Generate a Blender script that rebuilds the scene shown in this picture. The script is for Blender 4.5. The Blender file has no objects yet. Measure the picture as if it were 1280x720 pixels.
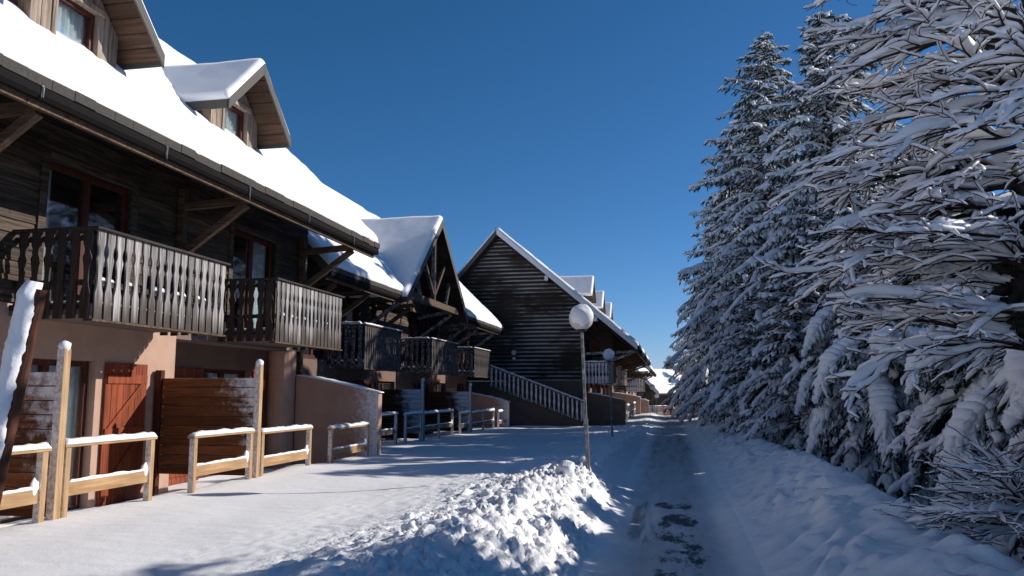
import bpy, math, random
import numpy as np
from mathutils import Vector, Matrix

S = bpy.context.scene
COL = S.collection
PI = math.pi

# ------------------------------------------------------------------ helpers
def tag(o, label=None, cat=None, group=None, kind=None):
    if label: o['label'] = label
    if cat: o['category'] = cat
    if group: o['group'] = group
    if kind: o['kind'] = kind
    return o

def empty(name, loc=(0, 0, 0), rz=0.0):
    o = bpy.data.objects.new(name, None)
    o.empty_display_size = .2
    o.location = loc
    o.rotation_euler = (0, 0, rz)
    COL.objects.link(o)
    return o

def copy_tree(o, parent=None):
    c = o.copy()
    COL.objects.link(c)
    if parent: c.parent = parent
    for ch in list(o.children):
        copy_tree(ch, c)
    return c

def link_mesh(name, me, mat, parent=None, loc=None, smooth=False):
    me.materials.append(mat)
    if smooth:
        me.polygons.foreach_set('use_smooth', np.ones(len(me.polygons), dtype=bool))
    o = bpy.data.objects.new(name, me)
    COL.objects.link(o)
    if parent: o.parent = parent
    if loc: o.location = loc
    return o

class MB:
    """collects solids in one frame, then links them as one mesh"""
    def __init__(self): self.v = []; self.f = []
    def add(self, vs, fs):
        b = len(self.v)
        self.v.extend([tuple(p) for p in vs])
        self.f.extend([tuple(b + i for i in f) for f in fs])
        return self
    def box(self, x0, x1, y0, y1, z0, z1):
        vs = [(x0,y0,z0),(x1,y0,z0),(x1,y1,z0),(x0,y1,z0),(x0,y0,z1),(x1,y0,z1),(x1,y1,z1),(x0,y1,z1)]
        return self.add(vs, [(3,2,1,0),(4,5,6,7),(0,1,5,4),(1,2,6,5),(2,3,7,6),(3,0,4,7)])
    def hexa(self, a, b):
        """two quads (lists of 4 points) joined into a solid"""
        return self.add(list(a) + list(b), [(3,2,1,0),(4,5,6,7),(0,1,5,4),(1,2,6,5),(2,3,7,6),(3,0,4,7)])
    def beam(self, p0, p1, w, h, up=(0, 0, 1)):
        p0, p1, up = Vector(p0), Vector(p1), Vector(up)
        t = (p1 - p0).normalized()
        s = t.cross(up)
        if s.length < 1e-4: s = t.cross(Vector((1, 0, 0)))
        s.normalize(); u = s.cross(t)
        s *= w / 2; u *= h / 2
        r = lambda p: [p - s - u, p + s - u, p + s + u, p - s + u]
        a, b = r(p0), r(p1)
        return self.add(a + b, [(0,1,2,3),(7,6,5,4),(0,4,5,1),(1,5,6,2),(2,6,7,3),(3,7,4,0)])
    def prism(self, poly, ext):
        """planar polygon (3-D points) extruded by a vector"""
        e = Vector(ext); n = len(poly)
        a = [Vector(p) for p in poly]; b = [p + e for p in a]
        fs = [tuple(range(n))[::-1], tuple(range(n, 2 * n))]
        fs += [(i, (i + 1) % n, n + (i + 1) % n, n + i) for i in range(n)]
        return self.add(a + b, fs)
    def tube(self, pts, rad, n=8, cap=True, squash=1.0, off=0.0):
        pts = [Vector(p) for p in pts]; m = len(pts)
        vs = []
        for i, p in enumerate(pts):
            t = (pts[min(i + 1, m - 1)] - pts[max(i - 1, 0)]).normalized()
            ref = Vector((0, 0, 1)) if abs(t.z) < .95 else Vector((1, 0, 0))
            s = t.cross(ref).normalized(); u = s.cross(t)
            for k in range(n):
                a = 2 * PI * k / n
                vs.append(p + s * rad[i] * math.cos(a) + u * rad[i] * squash * math.sin(a) + Vector((0, 0, off)))
        fs = []
        for i in range(m - 1):
            for k in range(n):
                fs.append((i*n+k, i*n+(k+1)%n, (i+1)*n+(k+1)%n, (i+1)*n+k))
        if cap:
            fs.append(tuple(range(n))[::-1]); fs.append(tuple((m - 1) * n + k for k in range(n)))
        return self.add(vs, fs)
    def lathe(self, base, prof, n=24):
        b = Vector(base)
        return self.tube([b + Vector((0, 0, z)) for r, z in prof], [max(r, .001) for r, z in prof], n)
    def build(self, name, mat, parent=None, loc=None, bevel=0, smooth=False):
        me = bpy.data.meshes.new(name)
        me.from_pydata(self.v, [], self.f)
        import bmesh
        bm = bmesh.new(); bm.from_mesh(me)
        bmesh.ops.recalc_face_normals(bm, faces=bm.faces)
        bm.to_mesh(me); bm.free()
        o = link_mesh(name, me, mat, parent, loc, smooth)
        if bevel:
            m = o.modifiers.new('bevel', 'BEVEL'); m.width = bevel; m.segments = 2; m.limit_method = 'ANGLE'
        return o

# vectorised gradient noise ------------------------------------------------
_r = np.random.RandomState(7)
_perm = np.concatenate([_r.permutation(512)] * 3)
_grad = _r.normal(size=(512, 3)); _grad /= np.linalg.norm(_grad, axis=1)[:, None]
def gnoise(x, y, z=0.0):
    x, y, z = np.broadcast_arrays(np.asarray(x, float), np.asarray(y, float), np.asarray(z, float))
    xi, yi, zi = np.floor(x).astype(int), np.floor(y).astype(int), np.floor(z).astype(int)
    xf, yf, zf = x - xi, y - yi, z - zi
    f = lambda t: t * t * t * (t * (t * 6 - 15) + 10)
    u, v, w = f(xf), f(yf), f(zf)
    out = 0
    for dx in (0, 1):
        for dy in (0, 1):
            for dz in (0, 1):
                h = _perm[(_perm[(_perm[(xi + dx) & 511] + yi + dy) & 511] + zi + dz) & 511]
                g = _grad[h]
                d = g[..., 0] * (xf - dx) + g[..., 1] * (yf - dy) + g[..., 2] * (zf - dz)
                out = out + d * (u if dx else 1 - u) * (v if dy else 1 - v) * (w if dz else 1 - w)
    return out * 1.5
def sstep(a, b, t):
    t = np.clip((np.asarray(t, float) - a) / (b - a), 0, 1)
    return t * t * (3 - 2 * t)

def np_mesh(name, V, Q):
    """quads only, fast"""
    me = bpy.data.meshes.new(name)
    V = np.ascontiguousarray(V, dtype=np.float32); Q = np.ascontiguousarray(Q, dtype=np.int32)
    me.vertices.add(len(V)); me.vertices.foreach_set('co', V.ravel())
    k = Q.shape[1]
    me.loops.add(Q.size); me.loops.foreach_set('vertex_index', Q.ravel())
    me.polygons.add(len(Q))
    me.polygons.foreach_set('loop_start', np.arange(0, Q.size, k, dtype=np.int32))
    me.update(calc_edges=True)
    me.validate()
    return me

def grid_quads(ny, nx):
    i = np.arange(ny - 1)[:, None] * nx + np.arange(nx - 1)[None, :]
    return np.stack([i, i + 1, i + nx + 1, i + nx], -1).reshape(-1, 4)

# ------------------------------------------------------------------ materials
class NT:
    def __init__(self, name):
        self.m = bpy.data.materials.new(name); self.m.use_nodes = True
        self.t = self.m.node_tree
        self.p = self.t.nodes['Principled BSDF']
    def n(self, typ, ins=None, **kw):
        d = self.t.nodes.new(typ)
        for k, v in kw.items(): setattr(d, k, v)
        for k, v in (ins or {}).items(): self.set(d.inputs[k], v)
        return d
    def set(self, sock, v):
        if isinstance(v, bpy.types.NodeSocket): self.t.links.new(v, sock)
        elif isinstance(v, bpy.types.Node): self.t.links.new(v.outputs[0], sock)
        else: sock.default_value = v
    def math(self, op, a, b=0.0, c=None, clamp=False):
        d = self.n('ShaderNodeMath', operation=op, use_clamp=clamp)
        self.set(d.inputs[0], a); self.set(d.inputs[1], b)
        if c is not None: self.set(d.inputs[2], c)
        return d.outputs[0]
    def coord(self, which='Object'):
        return self.n('ShaderNodeTexCoord').outputs[which]
    def noise(self, vec, scale=5, detail=4, rough=.55, out=0, dist=0.0):
        d = self.n('ShaderNodeTexNoise', {'Vector': vec, 'Scale': scale, 'Detail': detail, 'Roughness': rough, 'Distortion': dist})
        return d.outputs[out]
    def map(self, vec, scale=(1, 1, 1), loc=(0, 0, 0)):
        return self.n('ShaderNodeMapping', {'Vector': vec, 'Scale': scale, 'Location': loc}).outputs[0]
    def ss(self, v, a, b):
        d = self.n('ShaderNodeMapRange', {'Value': v, 'From Min': a, 'From Max': b}, interpolation_type='SMOOTHSTEP')
        return d.outputs[0]
    def mix(self, f, a, b):
        d = self.n('ShaderNodeMix', data_type='RGBA')
        self.set(d.inputs[0], f); self.set(d.inputs[6], a if not isinstance(a, tuple) else (*a[:3], 1)); self.set(d.inputs[7], b if not isinstance(b, tuple) else (*b[:3], 1))
        return d.outputs[2]
    def scale(self, col, f):
        d = self.n('ShaderNodeVectorMath', operation='SCALE')
        self.set(d.inputs[0], col if not isinstance(col, tuple) else col[:3]); self.set(d.inputs['Scale'], f)
        return d.outputs[0]
    def sep(self, v):
        d = self.n('ShaderNodeSeparateXYZ'); self.set(d.inputs[0], v); return d.outputs
    def bump(self, h, strength=.3, dist=.01, normal=None):
        d = self.n('ShaderNodeBump', {'Height': h, 'Strength': strength, 'Distance': dist})
        if normal is not None: self.set(d.inputs['Normal'], normal)
        return d.outputs[0]
    def done(self, col, rough=.7, normal=None, spec=.3):
        if isinstance(col, tuple): col = (*col[:3], 1)
        self.set(self.p.inputs['Base Color'], col)
        self.set(self.p.inputs['Roughness'], rough)
        self.set(self.p.inputs['Specular IOR Level'], spec)
        if normal is not None: self.set(self.p.inputs['Normal'], normal)
        return self.m

SNOW = (.86, .87, .89)
def frost_factor(t, amount, scale=9.0, lo=.35, extra=None, top=True):
    """wind-driven snow clinging to faces turned to the -Y weather side and to upward faces"""
    g = t.n('ShaderNodeNewGeometry')
    nrm = t.sep(g.outputs['Normal'])
    w = t.ss(t.math('MULTIPLY', nrm[1], -1.0), .45, .9)
    if extra is not None: w = t.math('MULTIPLY', w, extra)
    if top: w = t.math('MAXIMUM', w, t.math('MULTIPLY', t.ss(nrm[2], .6, .9), .8))
    nz = t.noise(g.outputs['Position'], scale, 5, .65)
    thr = t.math('SUBTRACT', 1.0, t.math('MULTIPLY', w, amount))
    n2 = t.noise(g.outputs['Position'], scale * 6, 3, .7)
    v = t.math('SUBTRACT', t.math('ADD', t.math('MULTIPLY', nz, .7), t.math('MULTIPLY', n2, .3)), t.math('MULTIPLY', thr, .72))
    return t.math('MULTIPLY', t.ss(v, -.08, .26), .85)

def wood(name, c1, c2, axis='y', frost=0.0, rough=.75, bump=.4, fscale=9.0, vary=.5, extra=None, foot=None, pobj=False):
    t = NT(name)
    co = t.coord()
    sc = {'x': (1.2, 22, 22), 'y': (22, 1.2, 22), 'z': (22, 22, 1.2)}[axis]
    isl = t.n('ShaderNodeObjectInfo').outputs['Random'] if pobj else t.n('ShaderNodeNewGeometry').outputs['Random Per Island']
    off = t.n('ShaderNodeCombineXYZ', {0: t.math('MULTIPLY', isl, 37.0), 1: t.math('MULTIPLY', isl, 91.0), 2: t.math('MULTIPLY', isl, 53.0)})
    v = t.n('ShaderNodeVectorMath', operation='ADD'); t.set(v.inputs[0], t.map(co, sc)); t.set(v.inputs[1], off.outputs[0])
    g = t.noise(v.outputs[0], 1.0, 6, .65, dist=.6)
    big = t.noise(co, 2.3, 3)
    col = t.mix(t.ss(g, .32, .68), c1, c2)
    br = t.math('ADD', t.math('MULTIPLY', isl, vary), t.math('ADD', 1 - vary * .7, t.math('MULTIPLY', t.math('SUBTRACT', big, .5), .7)))
    col = t.scale(col, br)
    if foot:   # rain-splashed, darkened lower ends
        zz = t.math('ADD', t.sep(co)[2], t.math('ADD', t.math('MULTIPLY', t.math('SUBTRACT', g, .5), .5), t.math('MULTIPLY', t.math('SUBTRACT', isl, .5), .35)))
        col = t.mix(t.math('SUBTRACT', 1.0, t.ss(zz, .02, .48)), col, foot)
    r = rough
    if frost:
        f = frost_factor(t, frost, fscale, extra=extra(t, co) if extra else None)
        col = t.mix(f, col, SNOW)
    return t.done(col, r, t.bump(g, bump, .004), .25)

def snow_mat(name, grain=70, bs=.22, lump=0.0, crumbs=False):
    t = NT(name)
    co = t.n('ShaderNodeNewGeometry').outputs['Position']
    a = t.noise(co, grain, 3, .6)
    b = t.noise(co, 9.0, 5, .6)
    h = t.math('ADD', t.math('MULTIPLY', a, .35), t.math('MULTIPLY', b, 1.0 + lump))
    if crumbs:   # broken snow along the ploughed bank
        s = t.sep(co)
        m = t.math('MULTIPLY', t.ss(t.math('ADD', s[0], t.noise(co, 1.1, 3)), -2.9, -2.0), t.math('SUBTRACT', 1.0, t.ss(s[0], -1.1, -.7)))
        v = t.n('ShaderNodeTexVoronoi', {'Vector': co, 'Scale': 30.0}).outputs[0]
        h = t.math('ADD', h, t.math('MULTIPLY', t.math('MULTIPLY', m, 1.5), t.math('ADD', t.math('SUBTRACT', 1.0, v), t.noise(co, 28, 5, .7))))
    tint = t.mix(t.noise(co, 1.7, 3), (.83, .84, .87), (.89, .89, .90))
    return t.done(tint, .62, t.bump(h, bs, .03), .2)

def stucco(name, c, frost=0.0, extra=None):
    t = NT(name)
    co = t.coord()
    n = t.noise(co, 2.0, 5, .6); g = t.noise(co, 120, 3, .6)
    col = t.mix(t.ss(n, .3, .7), tuple(x * .88 for x in c), tuple(min(1, x * 1.06) for x in c))
    if frost:
        col = t.mix(frost_factor(t, frost, 14.0, extra=extra(t, co) if extra else None), col, SNOW)
    return t.done(col, .9, t.bump(g, .35, .004), .15)

def plain(name, c, rough=.5, metal=0.0, spec=.4, nscale=14, namp=.2, frost=0.0):
    t = NT(name)
    co = t.coord()
    n = t.noise(co, nscale, 4)
    col = t.mix(n, tuple(x * (1 - namp) for x in c), tuple(min(1, x * (1 + namp)) for x in c))
    if frost: col = t.mix(frost_factor(t, frost, 10.0), col, SNOW)
    t.p.inputs['Metallic'].default_value = metal
    return t.done(col, rough, None, spec)

def glass(name):
    t = NT(name)
    out = t.t.nodes['Material Output']
    gl = t.n('ShaderNodeBsdfGlossy', {'Color': (.9, .95, 1, 1), 'Roughness': .03})
    tr = t.n('ShaderNodeBsdfTransparent', {'Color': (.9, .93, .94, 1)})
    fr = t.n('ShaderNodeFresnel', {'IOR': 1.5})
    mx = t.n('ShaderNodeMixShader'); t.set(mx.inputs[0], t.math('MULTIPLY', fr.outputs[0], .6))
    t.set(mx.inputs[1], tr.outputs[0]); t.set(mx.inputs[2], gl.outputs[0])
    t.set(out.inputs['Surface'], mx.outputs[0])
    return t.m

def drift(a, b):
    # thickest at the outer top corner, thinning towards the wall and the ground
    def f(t, co):
        s = t.sep(co)
        rows = t.noise(t.map(co, (.8, 1, 9)), 1.0, 3)
        return t.ss(t.math('ADD', t.math('ADD', s[0], t.math('MULTIPLY', t.math('SUBTRACT', s[2], 1.0), .38)), t.math('MULTIPLY', t.math('SUBTRACT', rows, .5), 1.1)), a, b + .35)
    return f
outer = lambda a, b: (lambda t, co: t.ss(t.sep(co)[0], a, b))
M = {}
M['snow'] = snow_mat('snow', 60, .25, crumbs=True)
M['snow_roof'] = snow_mat('roof snow', 40, .16)
M['snow_rough'] = snow_mat('broken snow', 45, .5, .8)
M['snow_twig'] = snow_mat('twig snow', 30, .3)
M['siding'] = wood('dark weathered siding', (.020, .014, .010), (.125, .088, .064), 'y', vary=.65)
M['board_z'] = wood('grey upright boards', (.16, .12, .09), (.42, .34, .28), 'z', vary=.5)
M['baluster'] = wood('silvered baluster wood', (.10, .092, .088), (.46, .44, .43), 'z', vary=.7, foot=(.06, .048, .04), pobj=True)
M['baluster_shaded'] = wood('shade-darkened baluster wood', (.022, .018, .016), (.075, .06, .052), 'z', vary=.5)  # less bleached side boards, their shade also darkened into the colour
M['baluster_dark'] = wood('dark frosted baluster wood', (.028, .023, .021), (.085, .07, .065), 'z', vary=.4, frost=.30, fscale=14)
M['rail'] = wood('dark handrail wood', (.02, .016, .014), (.06, .05, .042), 'y', vary=.3)
M['timber'] = wood('brown timber', (.055, .034, .022), (.17, .11, .07), 'x', vary=.5)
M['timber_frost'] = wood('frosted dark timber', (.03, .022, .018), (.09, .066, .05), 'x', vary=.4, frost=.35)
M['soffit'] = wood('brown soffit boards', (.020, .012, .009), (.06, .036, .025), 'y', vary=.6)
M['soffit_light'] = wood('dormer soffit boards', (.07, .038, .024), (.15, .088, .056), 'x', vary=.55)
M['red_wood'] = wood('red-brown stained wood', (.15, .030, .010), (.30, .066, .021), 'z', vary=.35, rough=.6)
M['frame'] = wood('red-brown window frame', (.05, .012, .007), (.10, .026, .014), 'z', vary=.2, rough=.5)
M['pine'] = wood('fresh pine post', (.36, .21, .10), (.54, .36, .20), 'z', vary=.4, frost=.48, fscale=22)
M['pine_y'] = wood('fresh pine rail', (.34, .19, .09), (.52, .34, .18), 'y', vary=.5)
M['grey_post'] = wood('frosted grey post', (.10, .08, .065), (.24, .19, .16), 'z', vary=.25, frost=.62, fscale=18)
M['grey_rail'] = wood('frosted grey rail', (.10, .08, .065), (.24, .19, .16), 'y', vary=.25, frost=.7)
M['screen'] = wood('brown screen boards', (.12, .038, .012), (.29, .105, .034), 'x', vary=.9, frost=.58, fscale=9, extra=drift(.85, 1.75))
M['screen_dark'] = wood('dark screen boards', (.05, .022, .010), (.11, .045, .02), 'x', vary=.5, frost=.85, fscale=6, extra=drift(.6, 1.7))
M['orange'] = wood('orange stained boards', (.34, .09, .02), (.52, .17, .05), 'z', vary=.4, frost=.35)
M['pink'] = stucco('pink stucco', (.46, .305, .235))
M['pink_shaded'] = stucco('shade-darkened pink stucco', (.19, .122, .098))  # pink stucco with the deep shade on these walls put into its colour
M['partition'] = stucco('pink stucco with blown snow', (.40, .26, .205), .62, outer(.8, 2.1))
M['brown_base'] = stucco('brown stucco', (.15, .105, .085))
M['concrete'] = stucco('balcony concrete', (.20, .15, .13))
M['gutter'] = plain('dark gutter metal', (.012, .011, .011), .85, .0, .06)
M['slate'] = plain('grey edge tiles', (.065, .060, .056), .9, 0, .2, 40, .8)
M['barge'] = plain('grey barge board', (.085, .078, .07), .7, 0, .3, 10, .2)
M['barge_snow'] = plain('snow-plastered barge board', (.08, .07, .065), .7, 0, .3, 10, .2, frost=.85)
M['steel'] = plain('galvanised pole', (.13, .13, .13), .5, .3, .5, 20, .25, frost=.30)
M['black'] = plain('black fitting', (.02, .02, .02), .5)
M['opal'] = plain('opal lamp globe', (.62, .60, .56), .35, 0, .5, 5, .06)
M['curtain'] = plain('pale curtain', (.82, .86, .84), .9, 0, .1, 6, .08)
M['glass'] = glass('window glass')
M['dark_glass'] = plain('dark pane', (.02, .022, .026), .12, 0, .6)
M['pole_wood'] = wood('dark red pole wood', (.05, .018, .010), (.11, .04, .022), 'z', vary=.2)
M['bark'] = plain('dark bark', (.035, .030, .027), .9, 0, .2, 30, .5)
M['twig'] = plain('dark twig bark', (.030, .024, .022), .85, 0, .2, 30, .4)
def siding_frost():
    """dark lapped boards, wind-blown snow lying along the lip of every board"""
    t = NT('snow-streaked dark siding')
    co = t.coord(); s = t.sep(co)
    g = t.noise(t.map(co, (1.2, 22, 22)), 1.0, 5)
    isl = t.n('ShaderNodeNewGeometry').outputs['Random Per Island']
    col = t.scale(t.mix(g, (.020, .015, .012), (.06, .045, .036)), t.math('ADD', .55, t.math('MULTIPLY', isl, .9)))
    fr = t.math('FRACT', t.math('DIVIDE', t.math('SUBTRACT', s[2], FROST_Z0), .20))
    lip = t.math('SUBTRACT', 1.0, t.ss(fr, .12, .55))
    patch = t.math('ADD', .18, t.ss(t.noise(t.map(co, (.32, 1, .45)), 1.0, 4, .6), .34, .66))
    low = t.math('SUBTRACT', 1.25, t.math('MULTIPLY', t.math('ABSOLUTE', t.math('SUBTRACT', s[0], -1.6)), .16))
    nz = t.noise(t.map(co, (2.5, 5, 14)), 1.0, 5, .7)
    w = t.math('MULTIPLY', t.math('MULTIPLY', patch, low), t.math('ADD', .22, t.math('MULTIPLY', lip, .85)))
    f = t.math('MULTIPLY', t.ss(t.math('SUBTRACT', t.math('ADD', w, t.math('MULTIPLY', nz, .8)), .66), 0.0, .85), .42)
    col = t.mix(f, col, SNOW)
    return t.done(col, .85, t.bump(g, .3, .004), .2)
FROST_Z0 = 2.15
M['siding_frost'] = siding_frost()
def foliage(name, c1, c2, frost):
    t = NT(name)
    g = t.n('ShaderNodeNewGeometry')
    isl = g.outputs['Random Per Island']
    nz = t.noise(g.outputs['Position'], 16.0, 4, .7)
    col = t.mix(isl, c1, c2)
    up = t.sep(g.outputs['Normal'])[2]
    f = t.ss(t.math('ADD', t.math('MULTIPLY', up, .42), t.math('ADD', nz, t.math('MULTIPLY', isl, .22))), 1.02 - frost, 1.22 - frost)
    col = t.mix(t.math('MULTIPLY', f, .85), col, (.62, .66, .70))
    return t.done(col, .8, None, .2)
M['needles'] = foliage('spruce needles', (.012, .020, .012), (.042, .060, .036), .40)
def road_mat():
    t = NT('packed snow road')
    co = t.n('ShaderNodeNewGeometry').outputs['Position']; s = t.sep(co)
    n1 = t.noise(t.map(co, (1.6, .8, 1)), 1.0, 5, .6)
    n2 = t.noise(co, 26, 4, .7)
    n3 = t.noise(t.map(co, (3.6, 1.0, 1), (3.3, 1.7, 0)), 1.0, 6, .75)
    n4 = t.noise(t.map(co, (5.0, .35, 1), (1.1, 4.2, 0)), 1.0, 4, .6)
    xe_ = t.math('ADD', s[0], t.math('MULTIPLY', t.math('SUBTRACT', t.noise(t.map(co, (.9, .5, 1)), 1.0, 5, .65), .5), .55))
    edge = t.math('MULTIPLY', t.ss(xe_, -.95, -.35), t.math('SUBTRACT', 1.0, t.ss(xe_, .25, .85)))
    dirty = t.math('MULTIPLY', edge, t.math('ADD', .05, t.math('ADD', t.math('MULTIPLY', n1, .55), t.math('MULTIPLY', n4, .9))))
    far = t.ss(s[1], 14.0, 24.0)
    dirty = t.math('ADD', dirty, t.math('MULTIPLY', t.math('MULTIPLY', edge, far), .35), clamp=True)
    col = t.mix(t.math('MULTIPLY', dirty, .72), (.84, .85, .87), (.24, .24, .255))
    lane = lambda c, w: t.math('SUBTRACT', 1.0, t.ss(t.math('ABSOLUTE', t.math('SUBTRACT', s[0], c)), w * .35, w))
    near = t.math('SUBTRACT', 1.0, t.ss(s[1], 12.0, 15.0))
    n5 = t.noise(t.map(co, (.8, .75, 1), (5.1, .45, 0)), 1.0, 2)
    near = t.math('MULTIPLY', near, t.math('ADD', .45, t.ss(n5, .38, .60)))
    a = t.ss(t.math('SUBTRACT', t.math('ADD', n3, t.math('MULTIPLY', t.math('MULTIPLY', lane(.04, .42), near), .20)), t.math('MULTIPLY', n2, .18)), .575, .685)
    bb = t.math('MULTIPLY', t.ss(s[1], 8.8, 9.6), t.math('SUBTRACT', 1.0, t.ss(s[1], 12.0, 14.0)))
    b = t.ss(t.math('ADD', t.math('SUBTRACT', n4, t.math('MULTIPLY', n2, .15)), t.math('MULTIPLY', t.math('MULTIPLY', lane(-.40, .22), bb), .30)), .58, .84)
    far_a = t.math('MULTIPLY', t.math('MULTIPLY', t.ss(n4, .46, .72), far), edge)
    f = t.math('MAXIMUM', t.math('MULTIPLY', t.math('MAXIMUM', a, t.math('MULTIPLY', b, .85)), edge), t.math('MULTIPLY', far_a, .6))
    col = t.mix(f, col, (.028, .027, .027))
    h = t.math('ADD', t.math('MULTIPLY', n2, .5), n1)
    return t.done(col, .6, t.bump(h, .35, .03), .25)
M['road'] = road_mat()
# ------------------------------------------------------------------ terrain
def ground_z(x, y, fine=True):
    x = np.asarray(x, float); y = np.asarray(y, float)
    x, y = np.broadcast_arrays(x, y)
    # left yard
    yard = .36 - .17 * sstep(13, 24, y) - .15 * sstep(24, 38, y)
    und = gnoise(x * .35, y * .35, 2.0) * .07 + gnoise(x * 1.1, y * .8, 5.0) * .018
    yard = yard + und
    edge = np.where(y < 17.2, -6.42, np.where(y < 38, -7.6, -4.6)) + gnoise(x * .3, y * .7, 8.0) * .25
    floor = .05 - .03 * sstep(17, 24, y)
    tt = sstep(0, 1.0, edge - x)
    yard = yard * (1 - tt) + floor * tt
    # right bank
    hb = .50 + .08 * sstep(7, 10, y) - .14 * sstep(12, 19, y) - .12 * sstep(19, 30, y) - .1 * sstep(30, 50, y)
    wob = gnoise(y * .35, 3.0, 1.0) * .25
    rise = sstep(.45, 2.25 + wob * .4, x + gnoise(x * .8, y * .8, 11.) * .12)
    fall = sstep(2.25, 3.45, x + gnoise(x * .7, y * .7, 14.) * .15)
    right = hb * rise * (1 - fall) - .35 * fall - .35 * sstep(6, 14, x)
    # berm thrown up by the plough on the left of the road
    bx = -1.42 + .20 * sstep(9.5, 12, y) + gnoise(y * .25, 1.0, 4.0) * .12
    amp = .15 * (1 - sstep(13.0, 14.4, y)) * (.45 + .55 * sstep(5, 11.5, y)) + .07
    left_w = 1.5 * (1 - .25 * sstep(10, 14, y))
    d = x - bx
    bump = np.where(d < 0, np.exp(-(d / left_w) ** 2 * 1.6), np.exp(-np.abs(d / .52) ** 3 * 1.3))
    base = yard * (1 - sstep(-1.9 + .55 * sstep(9, 12, y), -.85, x))
    z = np.where(x < .0, base + amp * bump, right)
    far = np.clip(y - 57, 0, 90)
    z = z - .042 * far
    z = z + sstep(60, 200, np.abs(x)) * 6.0
    if not fine: return z
    # clods and grain of the thrown snow
    wx = gnoise(x * 2.2, y * 2.2, 9.0) * .12; wy = gnoise(x * 2.2, y * 2.2, 19.0) * .12
    X, Y = x + wx, y + wy
    bil = lambda s, k: np.abs(gnoise(X * s, Y * s, k))
    cl = .08 * bil(2.1, 1.) + .13 * bil(4.6, 2.) + .12 * bil(9., 3.) + .085 * bil(15., 4.) + .050 * bil(26., 5.) - .10
    mask = sstep(-3.2, -2.4, x + gnoise(x * .9, y * .9, 23.) * .5 + .35 * sstep(9, 13, y)) * (1 - sstep(-1.1, -.70, x + gnoise(x, y * 1.5, 29.) * .15)) * (1 - .55 * sstep(13.2, 14.6, y)) * (1 - sstep(38, 50, y))
    z = z + cl * mask * (.92 + .08 * sstep(6, 11, y)) * (.42 + .58 * sstep(-2.7, -1.5, x + gnoise(x * .8, y * .8, 71.) * .5))
    soft = sstep(-4.6, -2.6, x) * (1 - mask) * (x < -.9)
    z = z + soft * (.03 * bil(5., 6.) + .012 * bil(14., 7.))
    spots = sstep(.30, .5, gnoise(x * 1.3, y * 1.3, 31.)) * (y > 13) * (y < 30) * sstep(-3.4, -2.2, x) * (1 - sstep(-1.2, -.9, x))
    z = z + spots * (.12 * bil(6., 12.) + .05)
    rm = sstep(.7, 1.4, x) * (1 - sstep(4.2, 6.0, x)) * (1 - sstep(40, 55, y))
    z = z + rm * (.20 * bil(1.6, 21.) + .10 * bil(4.0, 22.) + .04 * bil(9., 24.) - .07)
    sp = sstep(.18, .5, gnoise(x * 1.1, y * 1.1, 41.)) * sstep(.8, 1.4, x) * (1 - sstep(2.4, 3.2, x))
    z = z + sp * (.12 * bil(5.5, 25.) + .05 * bil(12., 26.))
    onroad = sstep(-1.0, -.8, x) * (1 - sstep(.7, 1.1, x))
    rut = np.exp(-((x + .40 + .05 * gnoise(y * .3, 2., 50.)) / .16) ** 2) + np.exp(-((x - .52 - .12 * gnoise(y * .35, 7., 51.)) / .16) ** 2)
    z = z + onroad * (-.014 * rut + gnoise(x * 3, y * 2, 33.) * .010 + gnoise(x * 9, y * 7, 34.) * .006)
    yd = (1 - sstep(-4., -2.8, x)) * (y < 40)
    z = z + yd * (gnoise(x * 3.0, y * 7.0, 61.) * .006 + gnoise(x * 12, y * 20, 62.) * .0022)
    return z
def gz(x, y): return float(ground_z(x, y))

def lines(*segs):
    out = []
    for a, b, st in segs: out.append(np.arange(a, b - 1e-6, st))
    return np.concatenate(out + [np.array([segs[-1][1]])])
xs = lines((-420, -60, 40), (-60, -16, 4), (-16, -9, .5), (-9, -4, .11), (-4, -.6, .027), (-.6, 3.4, .045), (3.4, 7, .16), (7, 16, .6), (16, 60, 4), (60, 420, 40))
ys = lines((-60, 0, 4), (0, 3.5, .25), (3.5, 9, .034), (9, 15, .042), (15, 24, .09), (24, 42, .22), (42, 70, .6), (70, 160, 3), (160, 620, 40))
XX, YY = np.meshgrid(xs, ys)
ZZ = ground_z(XX, YY)
g = link_mesh('ground', np_mesh('ground', np.stack([XX, YY, ZZ], -1).reshape(-1, 3), grid_quads(len(ys), len(xs))), M['snow'], smooth=True)
tag(g, kind='structure')
rx = lines((-1.0, 1.0, .04)); ry = lines((-3, 4, .3), (4, 16, .05), (16, 40, .2), (40, 66, .6))
XX, YY = np.meshgrid(rx, ry)
ed = np.minimum(sstep(-1.0, -.8, XX), 1 - sstep(.7, 1.0, XX))
ZZ = ground_z(XX, YY) + .008 * ed - .02 * (1 - ed)
g = link_mesh('road', np_mesh('road', np.stack([XX, YY, ZZ], -1).reshape(-1, 3), grid_quads(len(ry), len(rx))), M['road'], smooth=True)
tag(g, kind='structure')

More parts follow.
